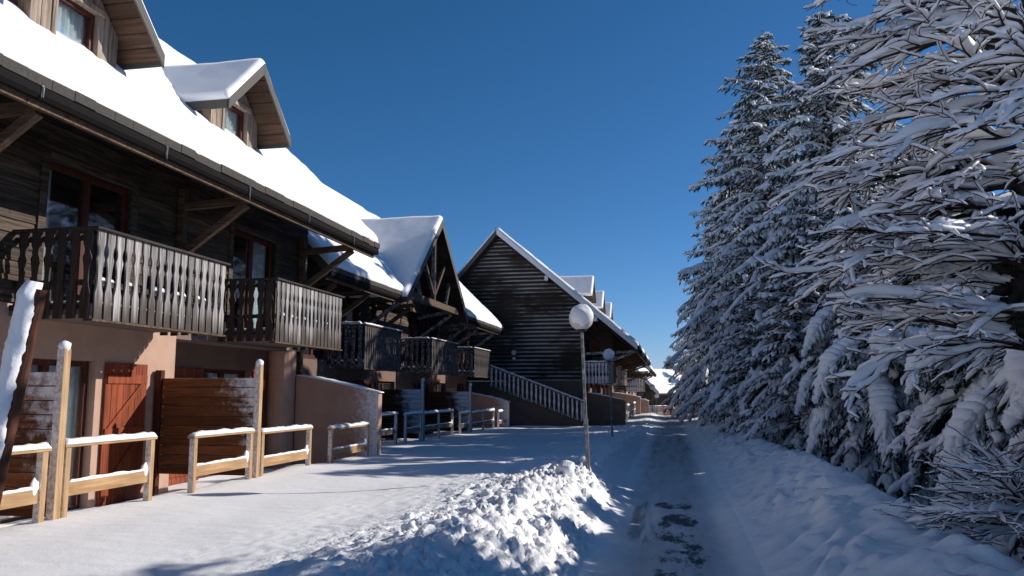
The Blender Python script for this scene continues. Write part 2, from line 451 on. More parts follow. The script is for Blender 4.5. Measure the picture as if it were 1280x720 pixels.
# snow pieces ---------------------------------------------------------------
def snow_ridge(p0, p1, w, h, seed=0, n=None, sag=.3):
    """a cap of snow lying on a rail from p0 to p1, lumpy and rounded at both ends"""
    p0, p1 = Vector(p0), Vector(p1)
    Ln = (p1 - p0).length; n = n or max(6, int(Ln / .05))
    t = (p1 - p0).normalized(); s = t.cross(Vector((0, 0, 1))).normalized(); u = Vector((0, 0, 1))
    m = 9; V = []
    for i in range(n + 1):
        a = i / n
        e = min(1, math.sqrt(max(0, 1 - max(0, 1 - a * Ln / (h * .9)) ** 2))) * min(1, math.sqrt(max(0, 1 - max(0, 1 - (1 - a) * Ln / (h * .9)) ** 2)))
        e = max(e, .02)
        c = p0 + t * (a * Ln)
        nz = float(gnoise(a * Ln * 4 + seed * 7.1, seed * 3.3, 1.0))
        hh = h * e * (1 + .45 * nz + .3 * float(gnoise(a * Ln * 11, seed, 4.)))
        ww = w * (.85 + .15 * e) * (1 + .12 * nz)
        for k in range(m):
            b = PI * k / (m - 1)
            x = math.cos(b); z = math.sin(b) ** .7
            V.append(c + s * (x * ww / 2 * (1.06 if 0 < k < m - 1 else 1)) + u * (z * hh) + t * 0)
    F = []
    for i in range(n):
        for k in range(m - 1):
            F.append((i*m+k, i*m+k+1, (i+1)*m+k+1, (i+1)*m+k))
        F.append((i*m+m-1, i*m, (i+1)*m, (i+1)*m+m-1))
    F.append(tuple(range(m))); F.append(tuple(n*m+k for k in range(m))[::-1])
    mb = MB(); mb.add(V, F); return mb

def snow_blob(r, seed, squash=1.0, sub=3, amp=.25):
    import bmesh
    bm = bmesh.new(); bmesh.ops.create_icosphere(bm, subdivisions=sub, radius=1.0)
    co = np.array([v.co[:] for v in bm.verts])
    k = 1 + amp * (gnoise(co[:, 0] * 1.4 + seed, co[:, 1] * 1.4, co[:, 2] * 1.4 + seed) + .6 * np.abs(gnoise(co[:, 0] * 3.1, co[:, 1] * 3.1 + seed, co[:, 2] * 3.1)))
    co = co * k[:, None] * r; co[:, 2] *= squash
    for v, c in zip(bm.verts, co): v.co = c
    me = bpy.data.meshes.new('lump'); bm.to_mesh(me); bm.free()
    return me

def snow_slab(o, ea, eb, nrm, la, lb, thick, seed, res=.12, rnd=(.16, .16, .16, .16), amp=.03, wav=0.0, name=None):
    """snow lying on a sloping rectangle: o corner, ea along (length la), eb upslope (length lb); rnd = rounding width at a0,a1,b0,b1 edges"""
    o, ea, eb, nrm = (np.array(q, float) for q in (o, ea, eb, nrm))
    na = max(6, int(la / res)); nb = max(6, int(lb / res))
    def axis(L, n, r0, r1):
        a = np.linspace(0, L, n + 1)
        extra = [np.array([0, .01, .03, .06, .1, .15]) if r0 else np.array([0.]), L - (np.array([0, .01, .03, .06, .1, .15]) if r1 else np.array([0.]))]
        return np.unique(np.round(np.concatenate([a] + extra), 4))
    A, B = axis(la, na, rnd[0], rnd[1]), axis(lb, nb, rnd[2], rnd[3])
    aa, bb = np.meshgrid(A, B)
    def rf(d, r):
        if not r: return np.ones_like(d)
        q = np.clip(1 - d / r, 0, 1); return np.sqrt(np.maximum(0, 1 - q * q))
    prof = rf(aa, rnd[0]) * rf(la - aa, rnd[1]) * rf(bb, rnd[2]) * rf(lb - bb, rnd[3])
    nz = gnoise(aa * .9 + seed * 3.7, bb * .9, seed) * amp + gnoise(aa * 3.1, bb * 3.1 + seed, seed + 4.) * amp * .45
    if wav: nz = nz + wav * np.cos(bb * 2 * PI / .33) * (1 + .5 * gnoise(aa * .7, bb * .4, 3.))
    # ragged lower edge
    rag = gnoise(aa * 2.3 + seed, 0.0, 9.) * .035 + gnoise(aa * 7.0 + seed, 0., 12.) * .015
    top = np.maximum(.004, (thick + nz) * prof)
    bshift = (rag * (1 - bb / max(lb, .01)) ** 6) if rnd[2] else 0 * bb
    P = o + aa[..., None] * ea + (bb + bshift)[..., None] * eb
    Tp = P + top[..., None] * nrm
    ny, nx = aa.shape; Nn = ny * nx
    V = np.concatenate([Tp.reshape(-1, 3), (P + .003 * nrm).reshape(-1, 3)])
    q = grid_quads(ny, nx)
    Q = [q, q[:, ::-1] + Nn]
    idx = np.arange(Nn).reshape(ny, nx)
    for e in (idx[0], idx[-1][::-1], idx[:, 0][::-1], idx[:, -1]):
        Q.append(np.stack([e[1:], e[:-1], e[:-1] + Nn, e[1:] + Nn], -1))
    return np_mesh(name or 'roof_snow', V, np.concatenate(Q))

# ------------------------------------------------------------------ houses
BAL = {}
def baluster_mesh(h, key):
    """flat sawn board with the wavy outline of the balcony panels"""
    if key in BAL: return BAL[key]
    prof = [(0, .066), (.29, .066), (.31, .060), (.35, .046), (.42, .034), (.50, .034), (.58, .042), (.655, .058), (.675, .064), (.695, .060), (.73, .044), (.77, .040), (.81, .048), (.84, .062), (.86, .066), (1, .066)]
    n = len(prof)
    pts = [(-.0115, w, z * h) for z, w in prof] + [(-.0115, -w, z * h) for z, w in prof[::-1]]
    mb = MB()
    for i in range(n - 1):
        (z0, w0), (z1, w1) = prof[i], prof[i + 1]
        a = [(-.0115, -w0, z0*h), (.0115, -w0, z0*h), (.0115, w0, z0*h), (-.0115, w0, z0*h)]
        b = [(-.0115, -w1, z1*h), (.0115, -w1, z1*h), (.0115, w1, z1*h), (-.0115, w1, z1*h)]
        base = len(mb.v); mb.v += a + b
        fs = [(0,4,5,1),(1,5,6,2),(2,6,7,3),(3,7,4,0)]
        if i == 0: fs.append((0,1,2,3))
        if i == n - 2: fs.append((7,6,5,4))
        mb.f += [tuple(base + k for k in f) for f in fs]
    me = bpy.data.meshes.new('baluster'); me.from_pydata(mb.v, [], mb.f)
    import bmesh
    bm = bmesh.new(); bm.from_mesh(me); bmesh.ops.remove_doubles(bm, verts=bm.verts, dist=1e-5); bmesh.ops.recalc_face_normals(bm, faces=bm.faces); bm.to_mesh(me); bm.free()
    BAL[key] = me
    return me

def balcony(house, x0, x1, y0, y1, zb, zr, mat, key, n, snow=0.0, individual=True, sides=(1, 1), ns=6):
    """slab from the facade x0 to the front x1; sawn boards hang on its edge up to the handrail zr"""
    b = MB().box(x0 - .25, x1 - .02, y0 + .02, y1 - .02, zb + .05, zb + .19).build('balcony', M['concrete'], house, bevel=.01)
    mb = MB()
    mb.box(x1 - .045, x1 + .055, y0 - .05, y1 + .05, zr - .035, zr)
    mb.box(x0, x1 - .047, y0 - .05, y0 + .05, zr - .035, zr)
    mb.box(x0, x1 - .047, y1 - .05, y1 + .05, zr - .035, zr)
    mb.build('handrail', M['rail'] if not snow else M['timber_frost'], b, bevel=.006)
    rb = MB()
    for z in (zb + .12, zb + .42, zr - .16):
        rb.box(x1 - .058, x1 - .018, y0 + .03, y1 - .03, z, z + .07)
        rb.box(x0, x1 - .06, y0 + .018, y0 + .058, z, z + .07)
        rb.box(x0, x1 - .06, y1 - .058, y1 - .018, z, z + .07)
    rb.build('inner_rail', M['rail'], b)
    for y in (y0 + .06, y1 - .06): MB().box(x1 - .10, x1 - .062, y - .04, y + .04, zb + .19, zr - .036).build('corner_post', M['rail'], b)
    MB().box(x1 - .10, x1 + .03, y0 - .03, y1 + .03, zb - .032, zb - .002).build('ledge', M['timber'], b, bevel=.004)
    h = zr - .037 - zb
    sp = []
    for i in range(n): sp.append((x1, y0 + (i + .5) * (y1 - y0) / n, 0))
    for k, y in ((0, y0), (1, y1)):
        if sides[k]:
            for i in range(ns): sp.append((x0 + .07 + (i + .5) * (x1 - .09 - x0) / ns, y, PI / 2))
    if individual:
        me = baluster_mesh(h, key)
        if not me.materials: me.materials.append(mat)
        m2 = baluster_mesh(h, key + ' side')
        if not m2.materials: m2.materials.append(M['baluster_shaded'] if mat is M['baluster'] else mat)
        for p in sp:
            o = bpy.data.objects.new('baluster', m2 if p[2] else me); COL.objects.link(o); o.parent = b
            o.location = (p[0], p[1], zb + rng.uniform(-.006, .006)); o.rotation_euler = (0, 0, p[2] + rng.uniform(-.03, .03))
    else:
        src = baluster_mesh(h, key); mb = MB()
        vv = [v.co.copy() for v in src.vertices]; ff = [tuple(p.vertices) for p in src.polygons]
        for p in sp:
            m = Matrix.Translation((p[0], p[1], zb)) @ Matrix.Rotation(p[2], 4, 'Z')
            mb.add([m @ v for v in vv], ff)
        mb.build('balustrade', mat, b)
    if snow:
        sm = snow_ridge((x1, y0 - .04, zr + .001), (x1, y1 + .04, zr + .001), .10, snow, int(y0 * 7))
        sm.build('snow_cap', M['snow_roof'], b, smooth=True)
        sm = snow_ridge((x1 - .08, y0, zr + .001), (x0 + .1, y0, zr + .001), .10, snow * 1.5, int(y0 * 5))
        sm.build('snow_cap', M['snow_roof'], b, smooth=True)
    if individual and not snow:
        for k in range(int((y1 - y0) / .5)):
            ya = y0 + .1 + k * .5 + rng.uniform(0, .1)
            snow_ridge((x1 - .04, ya, zb + .49), (x1 - .04, ya + rng.uniform(.2, .4), zb + .49), .045, rng.uniform(.03, .06), k + int(y0 * 3)).build('rail_snow', M['snow_roof'], b, smooth=True)
    fl = snow_slab((x0 + .05, y0 + .1, zb + .192), (0, 1, 0), (1, 0, 0), (0, 0, 1), y1 - y0 - .2, x1 - x0 - .12, .07, y0, .15)
    link_mesh('floor_snow', fl, M['snow_roof'], b, smooth=True)
    return b

def wall_with_openings(mb, x0, x1, y0, y1, z0, z1, ops):
    ops = sorted([o for o in ops if o[1] > y0 and o[0] < y1])
    y = y0
    for a, b, c, d in ops:
        if a > y: mb.box(x0, x1, y, a, z0, z1)
        if c > z0: mb.box(x0, x1, a, b, z0, c)
        if d < z1: mb.box(x0, x1, a, b, d, z1)
        y = b
    if y < y1: mb.box(x0, x1, y, y1, z0, z1)

def siding_rows(mb, x, y0, y1, z0, z1, ops, pitch=.17, th=.03):
    z = z0
    while z < z1 - .02:
        zt = min(z + pitch + .015, z1)
        segs = [(y0, y1)]
        for a, b, c, d in ops:
            if d > z + .05 and c < zt - .05:
                ns = []
                for s, e in segs:
                    if b <= s or a >= e: ns.append((s, e)); continue
                    if a > s: ns.append((s, a))
                    if b < e: ns.append((b, e))
                segs = ns
        for s, e in segs:
            # boards of uneven lengths, each its own island
            cuts = [s]
            while e - cuts[-1] > 4.2: cuts.append(cuts[-1] + rng.uniform(2.4, 3.8))
            cuts.append(e)
            for p, q in zip(cuts[:-1], cuts[1:]):
                if q - p < .02: continue
                d = rng.uniform(-.003, .003)
                mb.hexa([(x, p + .002, z), (x + th + d, p + .002, z), (x + th + d, q - .002, z), (x, q - .002, z)],
                        [(x, p + .002, zt), (x + .008, p + .002, zt), (x + .008, q - .002, zt), (x, q - .002, zt)])
        z += pitch

def glazed(house, name, x, y0, y1, z0, z1, mull=1, depth=.10, curtain=(0, 1), full=True, fm=None, coff=.10):
    """a framed pane set in an opening of a wall whose outer face is at x"""
    f = MB(); w = .075; xa, xb = x - depth - .06, x - depth
    f.box(xa, xb, y0, y0 + w, z0, z1); f.box(xa, xb, y1 - w, y1, z0, z1)
    f.box(xa, xb, y0 + w, y1 - w, z1 - w, z1); f.box(xa, xb, y0 + w, y1 - w, z0, z0 + w)
    for k in range(mull):
        ym = y0 + (y1 - y0) * (k + 1) / (mull + 1)
        f.box(xa - .004, xb + .004, ym - .06, ym + .06, z0 + w, z1 - w)
    fo = f.build(name, fm or M['frame'], house, bevel=.004 if full else 0)
    MB().box(xa + .02, xa + .028, y0 + w, y1 - w, z0 + w, z1 - w).build('pane', M['glass'] if full else M['dark_glass'], fo)
    if full and curtain:
        n = 60; V = []; F = []
        ya, yb = y0 + (y1 - y0) * curtain[0], y0 + (y1 - y0) * curtain[1]
        for i in range(n + 1):
            yy = ya + (yb - ya) * i / n
            xx = xa - coff + .025 * math.sin(i * .95) + .012 * math.sin(i * 2.3)
            V += [(xx, yy, z0 + .05), (xx, yy, z1 - .05)]
            if i: F.append((2*i-2, 2*i, 2*i+1, 2*i-1))
        MB().add(V, F).build('curtain', M['curtain'], fo, smooth=True)
    return fo

def dormer(house, yc, xf, zr, hw, drop, wallx, half, wz0, ww, slope_z, seed, snow=.11, detail=True):
    """gabled dormer facing +x: xf = front edge of its roof, zr = ridge, hw = half width, wallx = front wall; slope_z(x) = main roof height"""
    xb = xf
    while slope_z(xb) < zr: xb -= .05
    xb -= .15
    # front wall and cheeks: upright boards
    mb = MB(); k = zr - drop; sl = drop / hw
    n = max(3, int(2 * half / .16))
    for i in range(n):
        a = yc - half + i * 2 * half / n; b = a + 2 * half / n - .012
        lo, hi = wz0, None
        tops = [zr - .13 - sl * abs(a - yc), zr - .13 - sl * abs(b - yc)]
        o0, o1 = yc - ww, yc + ww
        zwt = k + .34
        mid = (a + b) / 2
        def col(z0, za, zb):
            mb.hexa([(wallx - .03, a, z0), (wallx, a, z0), (wallx, b, z0), (wallx - .03, b, z0)], [(wallx - .03, a, za), (wallx, a, za), (wallx, b, zb), (wallx - .03, b, zb)])
        if o0 < mid < o1:
            col(zwt, *[max(t, zwt + .02) for t in tops])
        else:
            col(lo, *tops)
    d = mb.build('dormer', M['board_z'], house)
    for sgn in (-1, 1):
        ck = MB()
        y = yc + sgn * (half - .02)
        x = wallx - .035
        while x > xb + .2:
            x2 = max(x - .16, xb)
            zt = k + sl * (hw - half) - .12 + .0
            zl0, zl1 = slope_z(x) - .3, slope_z(x2) - .3
            if zl0 < zt: ck.hexa([(x2 + .008, y - .02, min(zl1, zt - .02)), (x, y - .02, zl0), (x, y + .02, zl0), (x2 + .008, y + .02, min(zl1, zt - .02))], [(x2 + .008, y - .02, zt), (x, y - .02, zt), (x, y + .02, zt), (x2 + .008, y + .02, zt)])
            x = x2
        ck.build('cheek', M['board_z'], d)
    # roof slopes, soffit boards, barge boards
    rf, sf = MB(), MB()
    th = .09
    for sgn in (-1, 1):
        e = (yc + sgn * hw, zr - drop)
        rf.hexa([(xb, yc, zr - .03), (xf, yc, zr - .03), (xf, e[0], e[1] - .03), (xb, e[0], e[1] - .03)][::sgn], [(xb, yc, zr), (xf, yc, zr), (xf, e[0], e[1]), (xb, e[0], e[1])][::sgn])
        m = 7
        for i in range(m):
            a0, a1 = i / m, (i + 1) / m - .015
            p = lambda a: (yc + sgn * hw * a, zr - drop * a)
            (ya, za), (yb, zb) = p(a0), p(a1)
            sf.hexa([(xb, ya, za - th), (xf - .03, ya, za - th), (xf - .03, yb, zb - th), (xb, yb, zb - th)][::sgn], [(xb, ya, za - .033), (xf - .03, ya, za - .033), (xf - .03, yb, zb - .033), (xb, yb, zb - .033)][::sgn])
    rf.build('dormer_roof', M['slate'], d)
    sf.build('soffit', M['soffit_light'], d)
    for sgn in (-1, 1):
        bb = MB()
        q = [(yc + sgn * .002, zr + .02), (yc + sgn * hw, zr - drop + .02), (yc + sgn * hw, zr - drop - .17), (yc + sgn * .002, zr - .19)]
        bb.prism([(xf - .002, *p) for p in q], (.03, 0, 0))
        # closing board along the eave
        bb.box(xb + .3, xf - .004, yc + sgn * hw - .012, yc + sgn * hw + .012, zr - drop - .15, zr - drop + .0)
        bb.build('barge_board', M['barge'], d, bevel=.004)
    # snow on both slopes
    ln = math.hypot(hw, drop)
    for sgn in (-1, 1):
        eb = (0, -sgn * hw / ln, drop / ln); nr = (0, sgn * drop / ln, hw / ln)
        me = snow_slab((xb, yc + sgn * hw, zr - drop + .003), (1, 0, 0), eb, nr, xf + .02 - xb, ln + .04, snow, seed + sgn, .1, (0, .09, .12, 0), .02)
        link_mesh('dormer_snow', me, M['snow_roof'], d, smooth=True)
    if detail:
        w = glazed(house, 'dormer_window', wallx, yc - ww + .03, yc + ww - .03, wz0 + .1, k + .33, 0, .06, (.0, .9), coff=.05)
        w.parent = d
        tr = MB()
        tr.box(wallx - .2, wallx + .02, yc - ww - .05, yc - ww + .03, wz0 + .1, k + .32)
        tr.box(wallx - .2, wallx + .02, yc + ww - .03, yc + ww + .05, wz0 + .1, k + .32)
        tr.box(wallx - .2, wallx + .045, yc - ww - .06, yc + ww + .06, k + .322, k + .40)
        tr.build('window_trim', M['board_z'], d, bevel=.004)
        for sgn in (-1, 1):
            y = yc + sgn * (half + .05)
            fl = MB(); xa, xc = wallx + .12, wallx - .75
            fl.beam((xa, y, slope_z(xa) + .17), (xc, y, slope_z(xc) + .19), .03, .08)
            fl.build('flashing', M['gutter'], d)
    else:
        w = MB().box(wallx + .003, wallx + .03, yc - ww, yc + ww, wz0 + .25, k + .1).build('dormer_window', M['dark_glass'], d)
    return d

def brace(house, y, x0, xe, zt, mat='timber', low=None):
    """post on the facade, arm out to the eave and the raking strut under it"""
    b = MB(); low = low or zt - .85
    b.box(x0 + .035, x0 + .155, y - .06, y + .06, low - .9, zt + .25)
    b.beam((x0 + .157, y, zt - .06), (xe + .02, y, zt + .02), .11, .13, (0, 0, 1))
    b.beam((x0 + .16, y, low), (xe - .10, y, zt - .06), .10, .12, (0, 0, 1))
    return b.build('eave_brace', M[mat], house, bevel=.008)

def shutter(house, x, y0, y1, z0, z1, flip=False):
    s = MB(); n = 7
    for i in range(n):
        a = y0 + (y1 - y0) * i / n
        s.box(x, x + .025, a + .003, a + (y1 - y0) / n - .003, z0, z1)
    so = s.build('shutter', M['red_wood'], house, bevel=.003)
    b = MB(); xf = x + .026
    hs = [z0 + .12, (z0 + z1) / 2 - .06, z1 - .30]
    for z in hs: b.box(xf, xf + .022, y0 + .02, y1 - .02, z, z + .13)
    for za, zb in ((hs[0] + .13, hs[1]), (hs[1] + .13, hs[2])):
        ya, yb = (y0 + .06, y1 - .12) if not flip else (y1 - .12, y0 + .06)
        w = .10 if not flip else -.10
        b.prism([(xf, ya, za), (xf, ya + w, za), (xf, yb + w * .5, zb), (xf, yb - w * .5, zb)], (.022, 0, 0))
    b.build('shutter_brace', M['red_wood'], so, bevel=.003)
    return so

def roof(house, y0, y1, xe, ze, xr, zr, xback, zback, snow=.17, seed=1, th=.16, gut=True, barge='barge', wav=.0, cut=None, barge_back='barge'):
    """two slopes: front from the eave (xe, ze) up to the ridge (xr, zr); back from the ridge down to (xback, zback)"""
    rf = MB()
    L = math.hypot(xr - xe, zr - ze); n1 = ((zr - ze) / L, (xe - xr) / L)   # (nx, nz)
    segs = [(y0, y1)] if not cut else [(y0, cut[0]), (cut[1], y1)]
    if cut:   # the piece above the valleys of a cross gable
        yc_ = (cut[0] + cut[1]) / 2; zz = lambda x: ze + (xe - x) * (zr - ze) / (xe - xr)
        nt_ = [(xe, cut[0] + .001), (cut[2], yc_), (xe, cut[1] - .001), (xr, cut[1] - .001), (xr, cut[0] + .001)]
        rf.prism([(x, y, zz(x) - th) for x, y in nt_], (0, 0, th))
        sm = MB(); sm.prism([(x, y, zz(x) + .004) for x, y in nt_], (0, 0, snow * 1.25)); sc_ = sm
    for ya_, yb_ in segs:
        rf.hexa([(xe, ya_, ze - th), (xe, yb_, ze - th), (xr, yb_, zr - th), (xr, ya_, zr - th)][::-1], [(xe, ya_, ze), (xe, yb_, ze), (xr, yb_, zr), (xr, ya_, zr)][::-1])
    rf.hexa([(xback, y0, zback - th), (xr, y0, zr - th), (xr, y1, zr - th), (xback, y1, zback - th)], [(xback, y0, zback), (xr, y0, zr), (xr, y1, zr), (xback, y1, zback)])
    r = rf.build('roof', M['slate'], house)
    if cut: sc_.build('valley_snow', M['snow_roof'], r)
    # soffit boards under the front slope, running along the eave
    sf = MB(); nb = 10; ext = min(.999, 2.0 / L)
    for i, (ya_, yb_) in [(i, s_) for i in range(nb) for s_ in segs]:
        a0, a1 = ext * i / nb, ext * (i + 1) / nb - .004
        p = lambda a: (xe + (xr - xe) * a, ze + (zr - ze) * a - th)
        (xa, za), (xc, zc) = p(a0 + .015), p(a1)
        sf.hexa([(xa, ya_ + .03, za - .028), (xa, yb_ - .03, za - .028), (xc, yb_ - .03, zc - .028), (xc, ya_ + .03, zc - .028)][::-1], [(xa, ya_ + .03, za - .002), (xa, yb_ - .03, za - .002), (xc, yb_ - .03, zc - .002), (xc, ya_ + .03, zc - .002)][::-1])
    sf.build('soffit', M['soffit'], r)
    # barge boards at both ends
    for y, d in ((y0, -.035), (y1, .005)):
        b = MB()
        if d < 0 and barge != 'barge':
            f = MB(); f.prism([(xe, y + d - .004, ze + .03), (xr, y + d - .004, zr + .03), (xr, y + d - .004, zr - .24), (xe, y + d - .004, ze - .20)], (0, -.02, 0)); f.build('barge_board', M[barge], r)
        b.prism([(xe, y + d, ze + .03), (xr, y + d, zr + .03), (xr, y + d, zr - .27), (xe, y + d, ze - .22)], (0, .03, 0))
        b.prism([(xback, y + d, zback + .03), (xr - .001, y + d, zr + .03), (xr - .001, y + d, zr - .27), (xback, y + d, zback - .22)], (0, .03, 0))
        b.build('barge_board', M['barge'], r)
    # snow: front slope and back slope
    eb = ((xr - xe) / L, 0, (zr - ze) / L); nr = (n1[0], 0, n1[1])
    for ya_, yb_ in segs:
        me = snow_slab((xe + .03, ya_ - .02, ze + .003 - .03 * (zr - ze) / (xe - xr)), (0, 1, 0), eb, nr, yb_ - ya_ + .04, L + .08, snow, seed + ya_, .13, (.2 if ya_ == y0 else 0, .2 if yb_ == y1 else 0, .22, 0), .035, wav)
        link_mesh('roof_snow', me, M['snow_roof'], r, smooth=True)
    L2 = math.hypot(xr - xback, zr - zback); e2 = ((xr - xback) / L2, 0, (zr - zback) / L2)
    me = snow_slab((xback, y1 + .02, zback + .003), (0, -1, 0), e2, (-e2[2], 0, e2[0]), y1 - y0 + .04, L2 + .04, snow * .9, seed + 5, .3, (.2, .2, .2, 0), .03)
    link_mesh('roof_snow', me, M['snow_roof'], r, smooth=True)
    if gut:
        for ya_, yb_ in segs:
            tl = MB(); n = max(4, int((yb_ - ya_) / .33)); w = (yb_ - ya_) / n   # edge tiles, gutter under them, fascia behind
            for i in range(n):
                d = rng.uniform(-.006, .006)
                tl.box(xe + .003, xe + .075 + d, ya_ + i * w + .003, ya_ + (i + 1) * w - .003, ze - .105 + d, ze + .012 + d)
            tl.build('edge_tiles', M['slate'], r)
            gm = MB()
            prof = [(xe + .06, ze - .115), (xe + .062, ze - .20), (xe + .03, ze - .245), (xe - .02, ze - .245), (xe - .05, ze - .20), (xe - .05, ze - .115)]
            gm.prism([(q[0], ya_ + .02, q[1]) for q in prof], (0, yb_ - ya_ - .04, 0))
            gm.build('gutter', M['gutter'], r)
            MB().box(xe - .11, xe - .053, ya_ + .02, yb_ - .02, ze - .31, ze - .12).build('fascia', M['timber'], r)
    return r
rng = random.Random(3)
# ------------------------------------------------------------------ chalet 1 (nearest)
H1 = empty('chalet', (-8.1, 8.5, 0))
tag(H1, 'nearest chalet with sunlit snowy roof, silvered balconies and pink ground floor', 'chalet', 'terraced chalets along the lane')
Y0 = 8.5
def yl(*a): return [q - Y0 for q in a]
def house1():
    xe, ze, xr, zr = 1.5, 5.05, -3.05, 9.37
    sl = (zr - ze) / (xe - xr)
    sz = lambda x: ze + (xe - x) * sl + .0
    ya, yb = -1.0 - Y0, 16.75 - Y0
    # ground floor: pink stucco, set back beyond the first bay
    mb = MB()
    g0 = [(8.5 - Y0, 10.15 - Y0, -.3, 2.12)]
    wall_with_openings(mb, -.3, 0, ya, 12.0 - Y0, -.4, 2.79, [(4.0 - Y0, 5.6 - Y0, -.3, 2.12)] + g0)
    mb.build('ground_wall', M['pink'], H1)
    mb = MB()
    g1 = [(13.7 - Y0, 15.45 - Y0, -.3, 2.12)]
    wall_with_openings(mb, -.85, -.55, 12.0 - Y0, 16.3 - Y0, -.4, 2.79, g1)
    mb.box(-.549, -.302, 11.70 - Y0, 11.995 - Y0, -.4, 2.78)
    mb.build('ground_wall', M['pink_shaded'], H1)
    mb = MB(); mb.tube([(-.30, 16.35 - Y0, -.4), (-.30, 16.35 - Y0, 2.55)], [.30, .30], 20)
    mb.box(-6.2, -.30, 16.3 - Y0, yb, -.4, 2.78)
    mb.build('corner_pier', M['pink'], H1)
    MB().box(-.546, -.02, 12.002 - Y0, yb, 2.56, 2.78).build('floor_edge', M['concrete'], H1)
    # ground-floor doors and shutters
    for (a, b, c, d), x in ((g0[0], 0), (g1[0], -.55)):
        glazed(H1, 'glass_door', x, a + .01, b - .01, .02, d - .01, 1, .12, (.35, 1))
        MB().box(x - .28, x + .03, a, b, -.1, .018).build('door_sill', M['concrete'], H1)
    shutter(H1, .02, 10.30 - Y0, 11.24 - Y0, .06, 2.10)
    shutter(H1, -.53, 12.70 - Y0, 13.66 - Y0, .06, 2.10, True)
    shutter(H1, -.53, 15.50 - Y0, 16.05 - Y0, .06, 2.10)
    # upper floor: lapped boards
    ops = []
    for k in range(3):
        a = 4.30 + 4.62 * k - Y0
        ops.append((a, a + 1.75, 2.80, 4.78))
    mb = MB(); wall_with_openings(mb, -.25, -.002, ya, yb, 2.792, 6.1, ops); mb.build('upper_wall_frame', M['rail'], H1)
    mb = MB(); siding_rows(mb, 0, ya, yb, 2.80, 6.1, ops, .175); mb.build('siding', M['siding'], H1)
    for a, b, c, d in ops:
        glazed(H1, 'balcony_door', 0, a + .02, b - .02, c + .01, d - .01, 1, .06, (.55, 1) if a > 1 else (0, .2))
        tr = MB()
        tr.box(.001, .05, a - .10, a + .03, c, d + .1); tr.box(.001, .05, b - .03, b + .10, c, d + .1); tr.box(.001, .055, a + .03, b - .03, d, d + .1)
        tr.build('door_trim', M['siding'], H1)
    # end gables
    for y, s in ((yb, 1), (ya, -1)):
        mb = MB()
        mb.prism([(0, y, 2.8), (0, y, 6.1), (xr, y, zr - .2), (xr - 3.05, y, 6.1), (xr - 3.05, y, -.4), (-.0, y, -.4)], (0, -s * .12, 0))
        mb.build('end_wall', M['siding'], H1)
    MB().box(-6.1, -5.98, ya + .15, yb - .15, -.4, 6.0).build('back_wall', M['pink_shaded'], H1)
    roof(H1, ya - .5, 17.25 - Y0, xe, ze, xr, zr, -7.4, ze + .1, .17, 3, wav=.006)
    for k in range(9):   # gutter brackets with frozen drips
        y = -.6 + 2.16 * k - Y0 + 1.2
        if y > 17 - Y0: break
        b = MB().box(xe + .064, xe + .072, y - .012, y + .012, ze - .23, ze - .10)
        b.tube([(xe + .075, y, ze - .12), (xe + .078, y + .004, ze - .24 - .05 * (k % 3))], [.016, .004], 6)
        b.build('gutter_bracket', M['steel'], H1)
    for y in (7.35, 11.85, 16.35): brace(H1, y - Y0, 0, 1.38, 4.83)
    for y0 in (3.95, 8.50, 13.10):
        balcony(H1, 0, 1.2, y0 - Y0, y0 + 2.93 - Y0, 2.57, 3.71, M['baluster'], 'near', 17, ns=6)
    # small side table and chair backs seen through the railing
    for i, yc in enumerate((8.68, 12.60)):
        dormer(H1, yc - Y0, 1.05, 7.52, 1.10, 1.05, 0.55, .78, sz(.55) - .1, .40, sz, 11 + i * 7)
house1()
